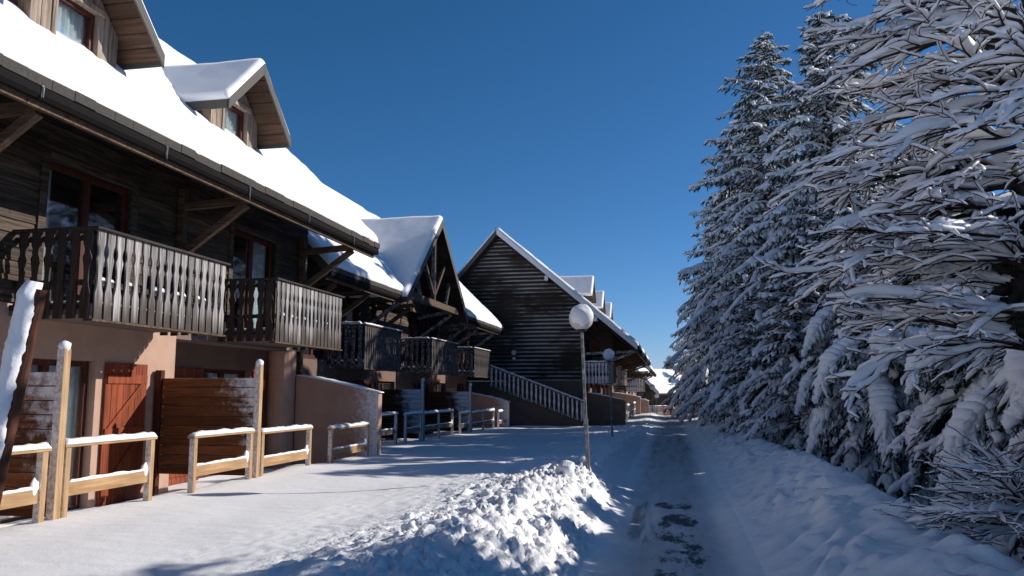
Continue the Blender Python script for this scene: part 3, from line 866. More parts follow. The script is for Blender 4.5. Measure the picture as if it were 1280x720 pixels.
# ------------------------------------------------------------------ chalet 2 (with the cross gable)
H2 = empty('chalet', (-9.3, 27.0, -.1))
tag(H2, 'middle chalet with open timbered cross gable over frosted dark balconies', 'chalet', 'terraced chalets along the lane')
def house2():
    Yo, Zo = 27.0, -.1
    xe, ze, xr, zr = 1.5, 4.70, -2.6, 8.85
    sl = (zr - ze) / (xe - xr); sz = lambda x: ze + (xe - x) * sl
    ya, yb = 17.5 - Yo, 36.4 - Yo
    mb = MB()
    gops = [(a - Yo, a + 1.7 - Yo, -.2, 2.1) for a in (18.5, 21.8, 24.6, 28.2, 31.0, 34.5)]
    wall_with_openings(mb, -.3, 0, ya, yb, -.5, 2.62, gops); mb.build('ground_wall', M['pink_shaded'], H2)
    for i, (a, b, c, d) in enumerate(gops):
        glazed(H2, 'glass_door', 0, a + .01, b - .01, .0, d - .01, 1, .12, None, False)
    shutter(H2, .02, 24.35 - Yo, 24.60 - Yo, .1, 2.05); shutter(H2, .02, 29.95 - Yo, 30.8 - Yo, .1, 2.05); shutter(H2, .02, 23.52 - Yo, 24.2 - Yo, .1, 2.05)
    ops = [(a - Yo, a + 1.7 - Yo, 2.66, 4.6) for a in (19.0, 21.2, 27.6, 29.4, 33.6)]
    mb = MB(); wall_with_openings(mb, -.25, -.002, ya, yb, 2.622, 5.9, ops); mb.build('upper_wall_frame', M['rail'], H2)
    mb = MB(); siding_rows(mb, 0, ya, yb, 2.63, 5.9, ops, .19); mb.build('siding', M['siding'], H2)
    for a, b, c, d in ops: glazed(H2, 'balcony_door', 0, a + .02, b - .02, c, d - .01, 1, .06, None, False)
    for y, s in ((yb, 1), (ya, -1)):
        MB().prism([(0, y, -.5), (0, y, 5.9), (xr, y, zr - .2), (xr - 3, y, 5.9), (xr - 3, y, -.5)], (0, -s * .12, 0)).build('end_wall', M['siding'], H2)
    MB().box(-5.75, -5.62, ya + .15, yb - .15, -.5, 5.8).build('back_wall', M['pink_shaded'], H2)
    roof(H2, 17.28 - Yo, 37.15 - Yo, xe, ze, xr, zr, -6.7, ze, .17, 8, gut=True, cut=(25.95 - 3.52 - Yo, 25.95 + 3.52 - Yo, xe - (7.62 - ze) / sl))
    # balconies
    for y0, y1, n in ((20.65, 23.7, 18), (26.95, 30.45, 18), (33.2, 36.3, 16)):
        balcony(H2, 0, 1.1, y0 - Yo, y1 - Yo, 2.40, 3.62, M['baluster_dark'], 'dark', n, .045 if y0 < 24 else .03, ns=5)
    for y in (18.2, 20.4, 24.0, 31.3, 33.0, 36.2): brace(H2, y - Yo, 0, 1.38, 4.45, 'timber_frost' if y > 24 else 'timber')
    # cross gable
    yc, hw, za, zb, xf = 25.95 - Yo, 3.6, 7.62, 4.55, 1.72
    sl2 = (za - zb) / hw
    xb = xr + .3
    G = MB()
    for s in (-1, 1):
        G.hexa([(xb, yc, za - .14), (xf, yc, za - .14), (xf, yc + s * hw, zb - .14), (xb, yc + s * hw, zb - .14)][::s], [(xb, yc, za), (xf, yc, za), (xf, yc + s * hw, zb), (xb, yc + s * hw, zb)][::s])
    Go = G.build('cross_gable', M['slate'], H2)
    sf = MB()
    for s in (-1, 1):
        m = 16
        for i in range(m):
            p = lambda a: (yc + s * hw * a, za - .145 - (za - zb) * a)
            (a0, c0), (a1, c1) = p(i / m + .002), p((i + 1) / m - .004)
            sf.hexa([(xb, a0, c0 - .03), (xf - .02, a0, c0 - .03), (xf - .02, a1, c1 - .03), (xb, a1, c1 - .03)][::s], [(xb, a0, c0), (xf - .02, a0, c0), (xf - .02, a1, c1), (xb, a1, c1)][::s])
    sf.build('soffit', M['soffit'], Go)
    for s in (-1, 1):
        b = MB(); b.prism([(xf, yc + s * .002, za + .03), (xf, yc + s * hw, zb + .03), (xf, yc + s * hw, zb - .22), (xf, yc + s * .002, za - .26)], (.035, 0, 0))
        b.build('barge_board', M['barge'], Go)
        ln = math.hypot(hw, za - zb)
        me = snow_slab((xb, yc + s * hw, zb + .003), (1, 0, 0), (0, -s * hw / ln, (za - zb) / ln), (0, s * (za - zb) / ln, hw / ln), xf + .03 - xb, ln + .05, .16, 21 + s, .12, (0, .12, .2, 0), .03)
        link_mesh('roof_snow', me, M['snow_roof'], Go, smooth=True)
    # gable wall behind the truss
    mb = MB(); z = 4.6
    while z < za - .3:
        h = (za - .2 - z) / sl2
        mb.hexa([(.3, yc - h, z), (.335, yc - h, z), (.335, yc + h, z), (.3, yc + h, z)], [(.3, yc - h + .2, z + .19), (.31, yc - h + .2, z + .19), (.31, yc + h - .2, z + .19), (.3, yc + h - .2, z + .19)]) if h > .25 else None
        z += .185
    mb.build('gable_siding', M['siding'], Go)
    T = MB(); xt = 1.45
    T.box(xt - .08, xt + .08, yc - 3.1, yc + 3.1, 4.62, 4.84); T.build('tie_beam', M['timber'], Go, bevel=.01)
    MB().box(xt - .065, xt + .065, yc - .07, yc + .07, 4.842, 7.25).build('king_post', M['timber_frost'], Go, bevel=.01)
    T = MB()
    for s in (-1, 1):
        T.beam((xt, yc + s * .08, 5.05), (xt, yc + s * 1.25, 6.20), .11, .12); T.beam((xt, yc + s * 1.5, 4.86), (xt, yc + s * 1.95, 5.65), .10, .11)
    T.build('truss_strut', M['timber_frost'], Go, bevel=.01)
    for s in (-1, 1):
        T = MB(); y = yc + s * 2.7
        T.beam((.04, y, 4.5), (xt - .09, y, 4.72), .11, .13); T.beam((.04, y, 3.7), (xt - .1, y, 4.60), .10, .11)
        T.build('gable_bracket', M['timber_frost'], Go, bevel=.01)
house2()

# ------------------------------------------------------------------ chalet 3 (dark snow-streaked end gable)
H3 = empty('chalet', (-4.25, 39.3, .02))
tag(H3, 'dark chalet showing its snow-streaked board end gable and three snowy dormers', 'chalet', 'terraced chalets along the lane')
def end_gable(H, y, roofz, x0, x1, z0, mat, pitch=.20, s=-1):
    mb = MB(); z = z0
    while True:
        xs_ = [x for x in np.linspace(x0, x1, 240) if roofz(x) > z + pitch]
        if len(xs_) < 2: break
        a, b = xs_[0], xs_[-1]
        cuts = [a]
        while b - cuts[-1] > 4.5: cuts.append(cuts[-1] + rng.uniform(1.8, 3.8))
        cuts.append(b)
        for c0, c1 in zip(cuts[:-1], cuts[1:]):
            q = s * (.035 + rng.uniform(-.008, .008)); dz = rng.uniform(-.008, .008)
            mb.hexa([(c0, y, z + dz), (c1 - .006, y, z + dz), (c1 - .006, y + q, z + dz), (c0, y + q, z + dz)], [(c0, y, z + pitch + .01), (c1 - .006, y, z + pitch + .01), (c1 - .006, y + s * .006, z + pitch + .01), (c0, y + s * .006, z + pitch + .01)])
        z += pitch
    return mb.build('siding', mat, H)
def house3():
    Yo = 39.3; ya, yb = 0, 62.0 - Yo
    xe, ze, xr, zr = 2.75, 3.80, -4.15, 9.72
    xk, zk = -8.3, 5.0
    sl = (zr - ze) / (xe - xr); sz = lambda x: ze + (xe - x) * sl
    rz = lambda x: (sz(x) if x > xr else zr - (xr - x) * (zr - zk) / (xr - xk)) - .2
    MB().box(xk + .6, 0, 0, .3, -.5, 2.14).build('base_wall', M['brown_base'], H3)
    mb = MB(); wall_with_openings(mb, -.3, 0, .302, yb, -.5, 2.14, [(a, a + 1.7, -.2, 2.0) for a in (1.5, 5, 8.5, 12, 15.5, 19)]); mb.build('ground_wall', M['pink_shaded'], H3)
    for a in (1.5, 5, 8.5, 12, 15.5, 19): glazed(H3, 'glass_door', 0, a + .01, a + 1.69, .0, 1.99, 1, .12, None, False)
    end_gable(H3, -.01, rz, xk + .6, -.003, 2.16, M['siding_frost'])
    MB().prism([(-.02, 0, 2.145), (-.02, 0, rz(-.02)), (xr, 0, rz(xr)), (xk + .6, 0, rz(xk + .6)), (xk + .6, 0, 2.145)], (0, .1, 0)).build('end_wall', M['rail'], H3)
    MB().prism([(-.02, yb, -.5), (-.02, yb, rz(-.02)), (xr, yb, rz(xr)), (xk + .6, yb, rz(xk + .6)), (xk + .6, yb, -.5)], (0, -.1, 0)).build('end_wall', M['siding'], H3)
    MB().prism([(-.018, yb - .03, 2.6), (2.45, yb - .03, rz(2.45) - .05), (2.45, yb - .03, rz(2.45)), (-.018, yb - .03, rz(-.018))], (0, -.06, 0)).build('eave_panel', M['siding'], H3)
    mb = MB(); wall_with_openings(mb, -.25, -.002, .11, yb - .11, 2.145, 5.9, [(a, a + 1.7, 2.3, 4.2) for a in (1.6, 8.6, 15.6)]); mb.build('upper_wall_frame', M['rail'], H3)
    mb = MB(); siding_rows(mb, 0, 0, yb, 2.16, 5.9, [(a, a + 1.7, 2.3, 4.2) for a in (1.6, 8.6, 15.6)], .2); mb.build('siding', M['siding'], H3)
    for a in (1.6, 8.6, 15.6): glazed(H3, 'balcony_door', 0, a + .02, a + 1.68, 2.3, 4.19, 1, .06, None, False)
    r = roof(H3, -.7, yb + .5, xe, ze, xr, zr, xk, zk, .17, 15, barge='barge_snow')
    # purlin ends under the verge
    for x in (-1.65, .75, -6.2):
        MB().box(x - .09, x + .09, -.62, -.05, rz(x) - .30, rz(x) - .04).build('purlin_end', M['barge_snow'], H3)
    for a in (.25, 7.2, 14.2):
        balcony(H3, 0, 1.28, a, a + 3.3, 2.03, 3.07, M['grey_post'], 'far', 12, .05, individual=False, ns=7)
    for y in (.35, 3.7, 7.0, 10.7, 14.0, 17.7, 21.5): brace(H3, y, 0, 2.55, 3.55, 'timber_frost' if y < 1 else 'timber')
    for i, y in enumerate((45.0, 52.1, 59.2)):
        dormer(H3, y - Yo, .12, 8.02, 1.25, 1.15, -.35, .85, sz(-.35) - .1, .4, sz, 31 + i * 5, .16, False)
house3()
# balcony wind screens beyond the first balcony
def boarded_screen(loc, w, h, lab, mat):
    t = empty('balcony_screen', loc); tag(t, lab, 'screen')
    mb = MB(); n = int(w / .14)
    for i in range(n): mb.box(i * w / n, (i + .96) * w / n, -.015, .015, 0, h)
    mb.build('boards', M[mat], t)
    MB().box(-.03, w + .03, -.03, .03, h + .002, h + .06).build('top_rail', M['grey_rail'], t)
boarded_screen((-4.2, 43.6, 2.1), 1.35, 1.35, 'dark boarded screen beside the first balcony of the streaked gable chalet', 'board_z')

def plain_chalet(loc, rz, lab, n_d, length, ze, zr, half, base=-.6, pinkc='pink', nb=3):
    H = empty('chalet', loc, rz); tag(H, lab, 'chalet', 'terraced chalets along the lane')
    xe, xr = 2.2, 2.2 - half
    sl = (zr - ze) / half; sz = lambda x: ze + (xe - x) * sl
    rz_ = lambda x: (sz(x) if x > xr else zr - (xr - x) * sl) - .2
    xk = xr - half
    mb = MB(); wall_with_openings(mb, -.3, 0, .0, length, base, 2.14, [(2 + 4 * k, 3.6 + 4 * k, -.2, 2.0) for k in range(int(length / 4))]); mb.build('ground_wall', M[pinkc], H)
    for k in range(int(length / 4)): glazed(H, 'glass_door', 0, 2.01 + 4 * k, 3.59 + 4 * k, .0, 1.99, 1, .12, None, False)
    MB().box(xk + 1.2, -.302, 0, .25, base, 2.14).build('base_wall', M['brown_base'], H)
    end_gable(H, -.01, rz_, xk + 1.2, -.003, 2.16, M['siding_frost'])
    MB().prism([(-.02, 0, 2.145), (-.02, 0, rz_(-.02)), (xr, 0, rz_(xr)), (xk + 1.2, 0, rz_(xk + 1.2)), (xk + 1.2, 0, 2.145)], (0, .1, 0)).build('end_wall', M['rail'], H)
    MB().prism([(-.02, length, base), (-.02, length, rz_(-.02)), (xr, length, rz_(xr)), (xk + 1.2, length, rz_(xk + 1.2)), (xk + 1.2, length, base)], (0, -.1, 0)).build('end_wall', M['siding'], H)
    mb = MB(); siding_rows(mb, -.05, .1, length - .1, 2.16, sz(0) - .2, [], .2); mb.build('siding', M['siding'], H)
    roof(H, -.7, length + .5, xe, ze, xr, zr, xk, ze, .2, int(length), barge='barge_snow')
    for k in range(nb):
        balcony(H, 0, 1.2, .4 + 6.5 * k, 3.6 + 6.5 * k, 2.03, 3.07, M['grey_post'], 'far', 12, .06, individual=False, ns=6)
    for k in range(nb + 1): brace(H, .3 + 6.2 * k, 0, 2.0, ze - .25)
    for k in range(n_d):
        dormer(H, 4.2 + 6.5 * k, -.3, min(zr - .4, sz(-.3) + 1.7), 1.2, 1.1, -.75, .85, sz(-.75) - .1, .4, sz, 41 + k * 5, .2, False)
    return H
plain_chalet((-3.75, 66.5, -.45), 0, 'far chalet beyond the three dormers with white-railed balconies', 0, 24, 3.9, 9.6, 6.6, -1.2, nb=3)
plain_chalet((-3.1, 96, -3.2), math.radians(-24), 'farthest chalet with a bright snowy roof and two dormers at the lane end', 2, 20, 4.55, 7.4, 2.9, -1.5, nb=2)

# ------------------------------------------------------------------ terraces: screens, rail fences, partitions
def rail_fence(loc, length, pm, rm, label, seed, snow=.055, mid=False, h=.72):
    x, y, z = loc
    t = empty('rail_fence', loc); tag(t, label, 'fence', 'terrace rail fences')
    zs = h
    for yy in ([.045, length - .045] + ([length / 2] if mid else [])):
        MB().box(-.038, .038, yy - .038, yy + .038, -.6, zs).build('post', M[pm], t, bevel=.005)
    MB().box(-.055, .05, -.02, length + .02, zs + .001, zs + .030).build('top_rail', M[rm], t, bevel=.005)
    MB().box(-.012, .022, .092, length - .092, .21, .35).build('lower_board', M[rm], t, bevel=.005)
    snow_ridge((0, -.02, zs + .031), (0, length + .02, zs + .031), .12, snow, seed).build('snow_cap', M['snow_roof'], t, smooth=True)
    snow_ridge((.005, .10, .351), (.005, length - .10, .351), .035, .03, seed + 3).build('snow_cap', M['snow_roof'], t, smooth=True)
    me = snow_blob(.09, seed, .9, 2, .3)
    link_mesh('snow_clump', me, M['snow_roof'], t, (.0, length - .13, .36), True).scale = (.35, .55, 1.2)
    return t
rail_fence((-6.3, 5.72, .36), 1.52, 'pine', 'pine_y', 'pine rail fence with snow cap at the left, in front of the nearest screen', 1)
rail_fence((-6.3, 7.47, .38), 1.50, 'pine', 'pine_y', 'pine rail fence with snow cap in front of the open red shutter', 2)
rail_fence((-6.3, 9.80, .34), 1.56, 'pine', 'pine_y', 'pine rail fence with snow cap in front of the big brown screen', 3)
rail_fence((-6.3, 11.62, .30), 1.78, 'pine', 'pine_y', 'pine rail fence with snow cap between tall post and stucco partition', 4)
rail_fence((-6.3, 14.25, .24), 1.92, 'pine', 'pine_y', 'pine rail fence with snow cap against the end of the pink partition', 5)
rail_fence((-7.5, 18.8, .30), 2.6, 'grey_post', 'grey_rail', 'shaded snowy rail fence just beyond the pink partition', 6, .07)
rail_fence((-7.5, 22.15, .26), 1.48, 'grey_post', 'grey_rail', 'short shaded rail fence in front of the first dark screen', 7, .07)
rail_fence((-7.5, 23.88, .24), 3.40, 'grey_post', 'grey_rail', 'long shaded rail fence with a middle post between the two dark screens', 8, .07, True)
rail_fence((-7.5, 28.25, .13), 1.40, 'grey_post', 'grey_rail', 'short shaded rail fence in front of the second dark screen', 9, .08)
rail_fence((-7.5, 29.95, .10), 4.0, 'grey_post', 'grey_rail', 'shaded rail fence with a middle post, right of the second dark screen', 10, .08, True)
rail_fence((-7.45, 34.6, .02), 1.9, 'grey_post', 'grey_rail', 'last shaded rail fence by the far partition next to the staircase', 11, .08)
for k, y in enumerate((41.5, 44.6, 48.5, 52.0)):
    rail_fence((-2.35, y, .12), 2.4, 'grey_post', 'grey_rail', ('first', 'second', 'third', 'fourth')[k] + ' snowy rail fence beyond the brown partition of the streaked gable chalet', 12 + k, .09)

def screen(loc, w, mat, pm, label, h=1.45, post_h=1.78, seed=1):
    t = empty('privacy_screen', loc); tag(t, label, 'screen', 'wooden privacy screens between terraces')
    mb = MB(); n = 10
    for i in range(n):
        d = rng.uniform(-.004, .004)
        mb.box(.12, w - .046, -.018 + d, .018 + d, .10 + i * h / n, .10 + (i + .945) * h / n)
    mb.build('boards', M[mat], t, bevel=.006)
    MB().box(.13, w - .05, .023, .035, .11, .09 + h).build('backing', M['rail'], t)
    MB().box(0, .11, -.05, .05, -.4, h + .22).build('wall_post', M['frame'], t, bevel=.006)
    MB().box(w - .045, w + .045, -.05, .05, -.7, post_h).build('end_post', M[pm], t, bevel=.006)
    me = snow_blob(.06, seed, 1.0, 2, .25)
    link_mesh('snow_cap', me, M['snow_roof'], t, (w, 0, post_h + .02), True)
    return t
screen((-8.07, 7.38, .30), 1.78, 'screen', 'pine', 'nearest brown board screen plastered with snow, by the leaning pole', 1.50, 1.84, 3)
screen((-8.07, 11.50, .30), 1.78, 'screen', 'pine', 'big brown board screen with a tall pale post, right of the red shutter', 1.50, 1.80, 5)
screen((-9.27, 23.76, .14), 1.78, 'screen_dark', 'grey_post', 'first dark board screen with frosted outer end, beyond the pink partition', 1.50, 1.86, 7)
screen((-9.27, 29.75, .06), 1.78, 'screen_dark', 'grey_post', 'second dark board screen with frosted outer end, before the far partition', 1.50, 1.84, 9)

def partition(loc, w, h0, h1, th, mat, label, snow=.05, base=-.6):
    t = empty('partition_wall', loc); tag(t, label, 'wall', 'rendered partition walls between terraces')
    n = 14
    poly = [(0, 0, base)] + [(0, 0, h0)] + [(w * i / n, 0, h0 + (h1 - h0) * (i / n) ** 1.15) for i in range(1, n)] + [(w - .03, 0, h1 - .005), (w, 0, h1 - .05), (w, 0, base)]
    MB().prism(poly, (0, th, 0)).build('rendered_wall', M[mat], t, bevel=.02)
    ps = [Vector((w * i / n, th / 2, h0 + (h1 - h0) * (i / n) ** 1.15)) for i in range(n + 1)]
    V = MB(); m = 9; vs = []; fs = []
    for i, p in enumerate(ps):
        e = min(1, .25 + i / 3, .35 + (n - i) / 3)
        hh = snow * e * (1 + .5 * float(gnoise(i * .7, loc[1], 2.)))
        for k in range(m):
            b = PI * k / (m - 1)
            vs.append(p + Vector((.03 if i == n else 0, -math.cos(b) * (th / 2 + .03), math.sin(b) ** .7 * hh * 1.2 - .012)))
    for i in range(n):
        for k in range(m - 1): fs.append((i*m+k, i*m+k+1, (i+1)*m+k+1, (i+1)*m+k))
    fs.append(tuple(range(m))); fs.append(tuple(n*m+k for k in range(m)))
    V.add(vs, fs); V.build('snow_cap', M['snow_roof'], t, smooth=True)
    return t
partition((-8.1, 16.42, 0), 1.93, 2.04, 1.66, .24, 'partition', 'pink rendered partition wall sloping down to the yard, in sun')
partition((-9.3, 36.3, 0), 2.0, 1.60, 1.18, .22, 'partition', 'shaded rendered partition wall at the foot of the outdoor staircase', .06)
partition((-4.0, 39.02, 0), 1.85, 1.60, 1.24, .24, 'brown_base', 'brown rendered partition wall behind the tall street lamp', .05)
partition((-3.9, 55.0, 0), 1.9, 1.55, 1.25, .24, 'pink', 'pale partition wall halfway along the streaked gable chalet', .06)
partition((-3.7, 68.0, -.6), 1.9, 1.75, 1.45, .24, 'pink', 'sunlit partition wall by the far chalet', .08, -1.2)

# outdoor staircase against the dark gable
def staircase():
    t = empty('outdoor_staircase', (-8.55, 37.75, .1)); tag(t, 'frosted outdoor staircase with turned balusters against the dark gable', 'staircase')
    x1, z1 = 4.55, 1.72
    n = 11; mb = MB()
    for i in range(n):
        x = x1 * i / n
        mb.box(x, x1 * (i + 1) / n + .02, .06, 1.0, -.5, z1 - z1 * i / n)
    mb.build('steps', M['brown_base'], t)
    MB().prism([(0, 0, z1 + .05), (x1, 0, .05), (x1, 0, -.5), (0, 0, -.5)], (0, .058, 0)).build('side_wall', M['brown_base'], t)
    dx, dz = x1, -z1
    top = lambda a: (a * x1, .03, z1 + 1.05 + dz * a)
    MB().beam(top(-.01), top(1.0), .10, .06).build('handrail', M['timber_frost'], t, bevel=.01)
    MB().beam((0, -.03, z1 + .16), (x1, -.03, .16), .05, .14).build('string_board', M['baluster_dark'], t)
    MB().box(x1 - .05, x1 + .05, -.02, .08, -.5, 1.06).build('end_post', M['grey_post'], t)
    prof = [(.06, 0), (.06, .14), (.042, .2), (.072, .38), (.074, .46), (.045, .60), (.066, .70), (.045, .74), (.062, .80), (.062, .93)]
    src = MB().lathe((0, 0, 0), prof, 10).build('baluster', M['grey_post'], t, smooth=True)
    m = 21
    for i in range(m):
        o = src if i == 0 else src.copy()
        if i: COL.objects.link(o); o.parent = t
        a = (i + .5) / m
        o.location = (a * x1, .0, z1 + .1 + dz * a)
    vs = MB(); sn = snow_ridge((0, 0, 0), (math.hypot(x1, z1), 0, 0), .11, .055, 77)
    ang = math.atan2(z1, x1)
    R = Matrix.Translation((0, .03, z1 + 1.082)) @ Matrix.Rotation(ang, 4, 'Y')
    sn.v = [tuple(R @ Vector(p)) for p in sn.v]
    sn.build('snow_cap', M['snow_roof'], t, smooth=True)
staircase()
# wall lamp on the dark gable
t = empty('wall_lamp', (-7.62, 39.22, 3.55)); tag(t, 'small frosted globe wall lamp on the dark streaked gable', 'lamp')
MB().box(-.05, .05, -.06, .02, -.22, -.1).build('bracket', M['black'], t)
MB().lathe((0, -.11, -.12), [(.02, 0), (.09, .04), (.13, .12), (.12, .2), (.06, .26), (0, .28)], 16).build('globe', M['opal'], t, smooth=True)
MB().lathe((0, -.10, -.34), [(.05, 0), (.08, .05), (.06, .12), (.01, .14)], 12).build('lower_snow', M['snow_roof'], t, smooth=True)

# street lamps
def lamp(loc, h, label, r=.185, lean=(-.045, 0), seed=1, det=True):
    t = empty('street_lamp', loc); tag(t, label, 'street lamp', 'globe street lamps along the lane')
    L = lambda z: (lean[0] * z, lean[1] * z, z)
    MB().tube([L(-.6), L(h * .36)], [.033, .033], 14).tube([L(h * .36), L(h * .37)], [.039, .039], 14).tube([L(h * .37), L(h - .02)], [.025, .025], 14).build('pole', M['steel'], t, smooth=False)
    c = Vector(L(h + r * .9))
    MB().lathe(L(h - .05), [(.03, 0), (.075, .02), (.085, .07), (.07, .085)], 16).build('collar', M['black'], t)
    prof = [(r * math.sin(PI * i / 20) * 1.0, r - r * 1.0 * math.cos(PI * i / 20)) for i in range(21)]
    MB().lathe(c - Vector((0, 0, r)), prof, 28).build('globe', M['opal'], t, smooth=True)
    me = snow_blob(r * .93, seed, 1.0, 4, .10)
    co = np.array([v.co[:] for v in me.vertices])
    # crust: thick on the weather side and on top, vanishing behind and below
    w = np.clip(.55 - co[:, 1] / r * .55 + co[:, 2] / r * .35, 0, 1)
    k = .97 + .13 * w + .02 * gnoise(co[:, 0] * 30, co[:, 1] * 30, co[:, 2] * 30)
    co = co * k[:, None]
    for v, q in zip(me.vertices, co): v.co = q
    link_mesh('snow_crust', me, M['snow_twig'], t, tuple(c + Vector((.006, -.018, .016))), True)
    return t
lamp((-1.25, 12.3, .46), 2.18, 'tall globe street lamp crusted with snow, standing in the ploughed snow bank', .19, (-.035, 0), 3)
lamp((-1.78, 25.0, .12), 2.50, 'second globe street lamp, in front of the brown partition wall', .18, (-.03, 0), 5)
lamp((-1.30, 60, -.10), 1.85, 'third globe street lamp, far along the lane', .2, (0, 0), 6)
lamp((-1.18, 70, -.55), 1.6, 'fourth globe street lamp, lowest and farthest along the lane', .2, (0, 0), 8)

# leaning pole at the left edge
t = empty('leaning_pole', (-4.46, 4.5, .3)); tag(t, 'leaning dark red pole plastered with snow at the left edge', 'pole')
P0, P1 = Vector((0, 0, -.3)), Vector((.40, 0, 2.06))
MB().tube([P0, P1], [.052, .050], 14).build('shaft', M['pole_wood'], t, smooth=False)
V = MB(); n = 90; m = 22; vs = []; fs = []
for i in range(n + 1):
    a = i / n; c = P0.lerp(P1, a) + Vector((-.038, -.036, .0))
    if i == n: c = c + Vector((.02, .02, .05))
    for k in range(m):
        b = 2 * PI * k / m
        rr = .062 * (1 + .24 * float(gnoise(i * .18, math.cos(b) * 1.5, math.sin(b) * 1.5)) + .16 * float(gnoise(i * .55, math.cos(b) * 4, math.sin(b) * 4)) + .10 * float(gnoise(i * 1.3 + .3, math.cos(b) * 9, math.sin(b) * 9)))
        if i > n - 3: rr *= (1, .92, .75)[i - n + 2]
        vs.append(c + Vector((math.cos(b) * rr, math.sin(b) * rr, -math.cos(b) * rr * .19)))
for i in range(n):
    for k in range(m): fs.append((i*m+k, i*m+(k+1)%m, (i+1)*m+(k+1)%m, (i+1)*m+k))
fs.append(tuple(range(m))[::-1]); fs.append(tuple(n*m+k for k in range(m)))
V.add(vs, fs); V.build('blown_snow', M['snow_twig'], t, smooth=True)

# orange terrace screens and a grey log at the far end of the lane
for k, (x, y, w, h) in enumerate(((-.75, 80, .62, 1.0), (.02, 81.5, .5, .72), (.62, 80.8, .7, 1.05))):
    z = gz(x, y)
    t = empty('orange_screen', (x, y, z)); tag(t, 'orange boarded screen at the far end of the lane, ' + ('leftmost of three', 'low middle one of three', 'rightmost of three')[k], 'screen', 'orange screens at the lane end')
    mb = MB(); n = 6
    for i in range(n): mb.box(i * w / n, (i + .94) * w / n, -.02, .02, .05, h + .1)
    mb.build('boards', M['orange'], t)
    MB().box(-.03, w + .03, -.04, .04, h + .102, h + .17).build('top_rail', M['orange'], t)
    for xx in (0, w): MB().box(xx - .03, xx + .03, .021, .08, -.4, h + .1).build('post', M['orange'], t)
t = MB().tube([(0, 0, .45), (.9, .3, .28), (2.0, .5, .05)], [.07, .07, .06], 8).build('fallen_log', M['grey_rail'], None, (1.5, 57, gz(2, 57) + .05))
tag(t, 'grey log leaning on the bank at the far right of the lane', 'log')

# snow clods on the bank
for i in range(26):
    y = rng.uniform(5.2, 13.8); x = rng.uniform(-2.6, -1.15) if i > 3 else (-1.7, -1.45, -1.9, -1.3)[i]
    if i < 2: y = (9.3, 11.2)[i]
    r = rng.uniform(.03, .07) if i > 1 else (.10, .13)[i]
    me = snow_blob(r, i * 3.1, .85, 3, .45)
    o = link_mesh('snow_clod', me, M['snow_rough'], None, (x, y, gz(x, y) + r * .25), True)
    o.rotation_euler = (rng.uniform(-.5, .5), rng.uniform(-.5, .5), rng.uniform(0, 6))
    tag(o, 'lump of broken snow lying on the ploughed snow bank left of the lane', 'snow clod', 'snow clods on the ploughed bank')
# ------------------------------------------------------------------ trees
class Soup:
    def __init__(self): self.V = []; self.Q = []; self.n = 0
    def add(self, V, Q):
        self.V.append(V); self.Q.append(Q + self.n); self.n += len(V)
    def build(self, name, mat, parent, smooth=True):
        return link_mesh(name, np_mesh(name, np.concatenate(self.V), np.concatenate(self.Q)), mat, parent, None, smooth)

def spindles(soup, P0, P1, r, rs, ts=(0, .25, .7, 1), rad=(.35, 1, .8, .12), n=5, jit=.25, flat=1.0, up=0.0):
    """many tapered lumpy twigs at once: P0, P1 (N,3); r (N,)"""
    N = len(P0)
    if not N: return
    D = P1 - P0; L = np.linalg.norm(D, axis=1, keepdims=True) + 1e-9; T = D / L
    ref = np.where(np.abs(T[:, 2:3]) > .93, np.array([[1., 0, 0]]), np.array([[0, 0, 1.]]))
    Sd = np.cross(T, ref); Sd /= np.linalg.norm(Sd, axis=1, keepdims=True) + 1e-9
    U = np.cross(Sd, T)
    R = len(ts)
    a = 2 * PI * np.arange(n) / n + rs.uniform(0, 6, (N, 1))
    ts = np.array(ts); rad = np.array(rad)
    rr = r[:, None, None] * rad[None, :, None] * (1 + rs.uniform(-jit, jit, (N, R, n)))
    C = P0[:, None, :] + D[:, None, :] * ts[None, :, None]
    C = C + np.array([0, 0, 1.])[None, None] * (up * r[:, None, None] * rad[None, :, None])
    X = np.cos(a)[:, None, :] * rr; Z = np.sin(a)[:, None, :] * rr * flat
    V = C[:, :, None, :] + X[..., None] * Sd[:, None, None, :] + Z[..., None] * U[:, None, None, :]
    i = np.arange(R - 1)[:, None] * n; k = np.arange(n)[None, :]; k2 = (k + 1) % n
    q = np.stack([i + k, i + k2, i + n + k2, i + n + k], -1).reshape(-1, 4)
    Q = (q[None] + (np.arange(N) * R * n)[:, None, None]).reshape(-1, 4)
    soup.add(V.reshape(-1, 3), Q)

def spikes(soup, P0, T, ln, w, rs):
    """thin needle tufts: flat slivers"""
    N = len(P0)
    A = rs.normal(size=(N, 3)); Sd = np.cross(T, A); Sd /= np.linalg.norm(Sd, axis=1, keepdims=True) + 1e-9
    d = T + Sd * .75; d /= np.linalg.norm(d, axis=1, keepdims=True)
    B = np.cross(d, Sd); B /= np.linalg.norm(B, axis=1, keepdims=True) + 1e-9
    V = np.stack([P0 - B * w[:, None], P0 + B * w[:, None], P0 + d * ln[:, None] + B * w[:, None] * .25, P0 + d * ln[:, None] - B * w[:, None] * .25], 1)
    soup.add(V.reshape(-1, 3), np.arange(N * 4).reshape(N, 4))

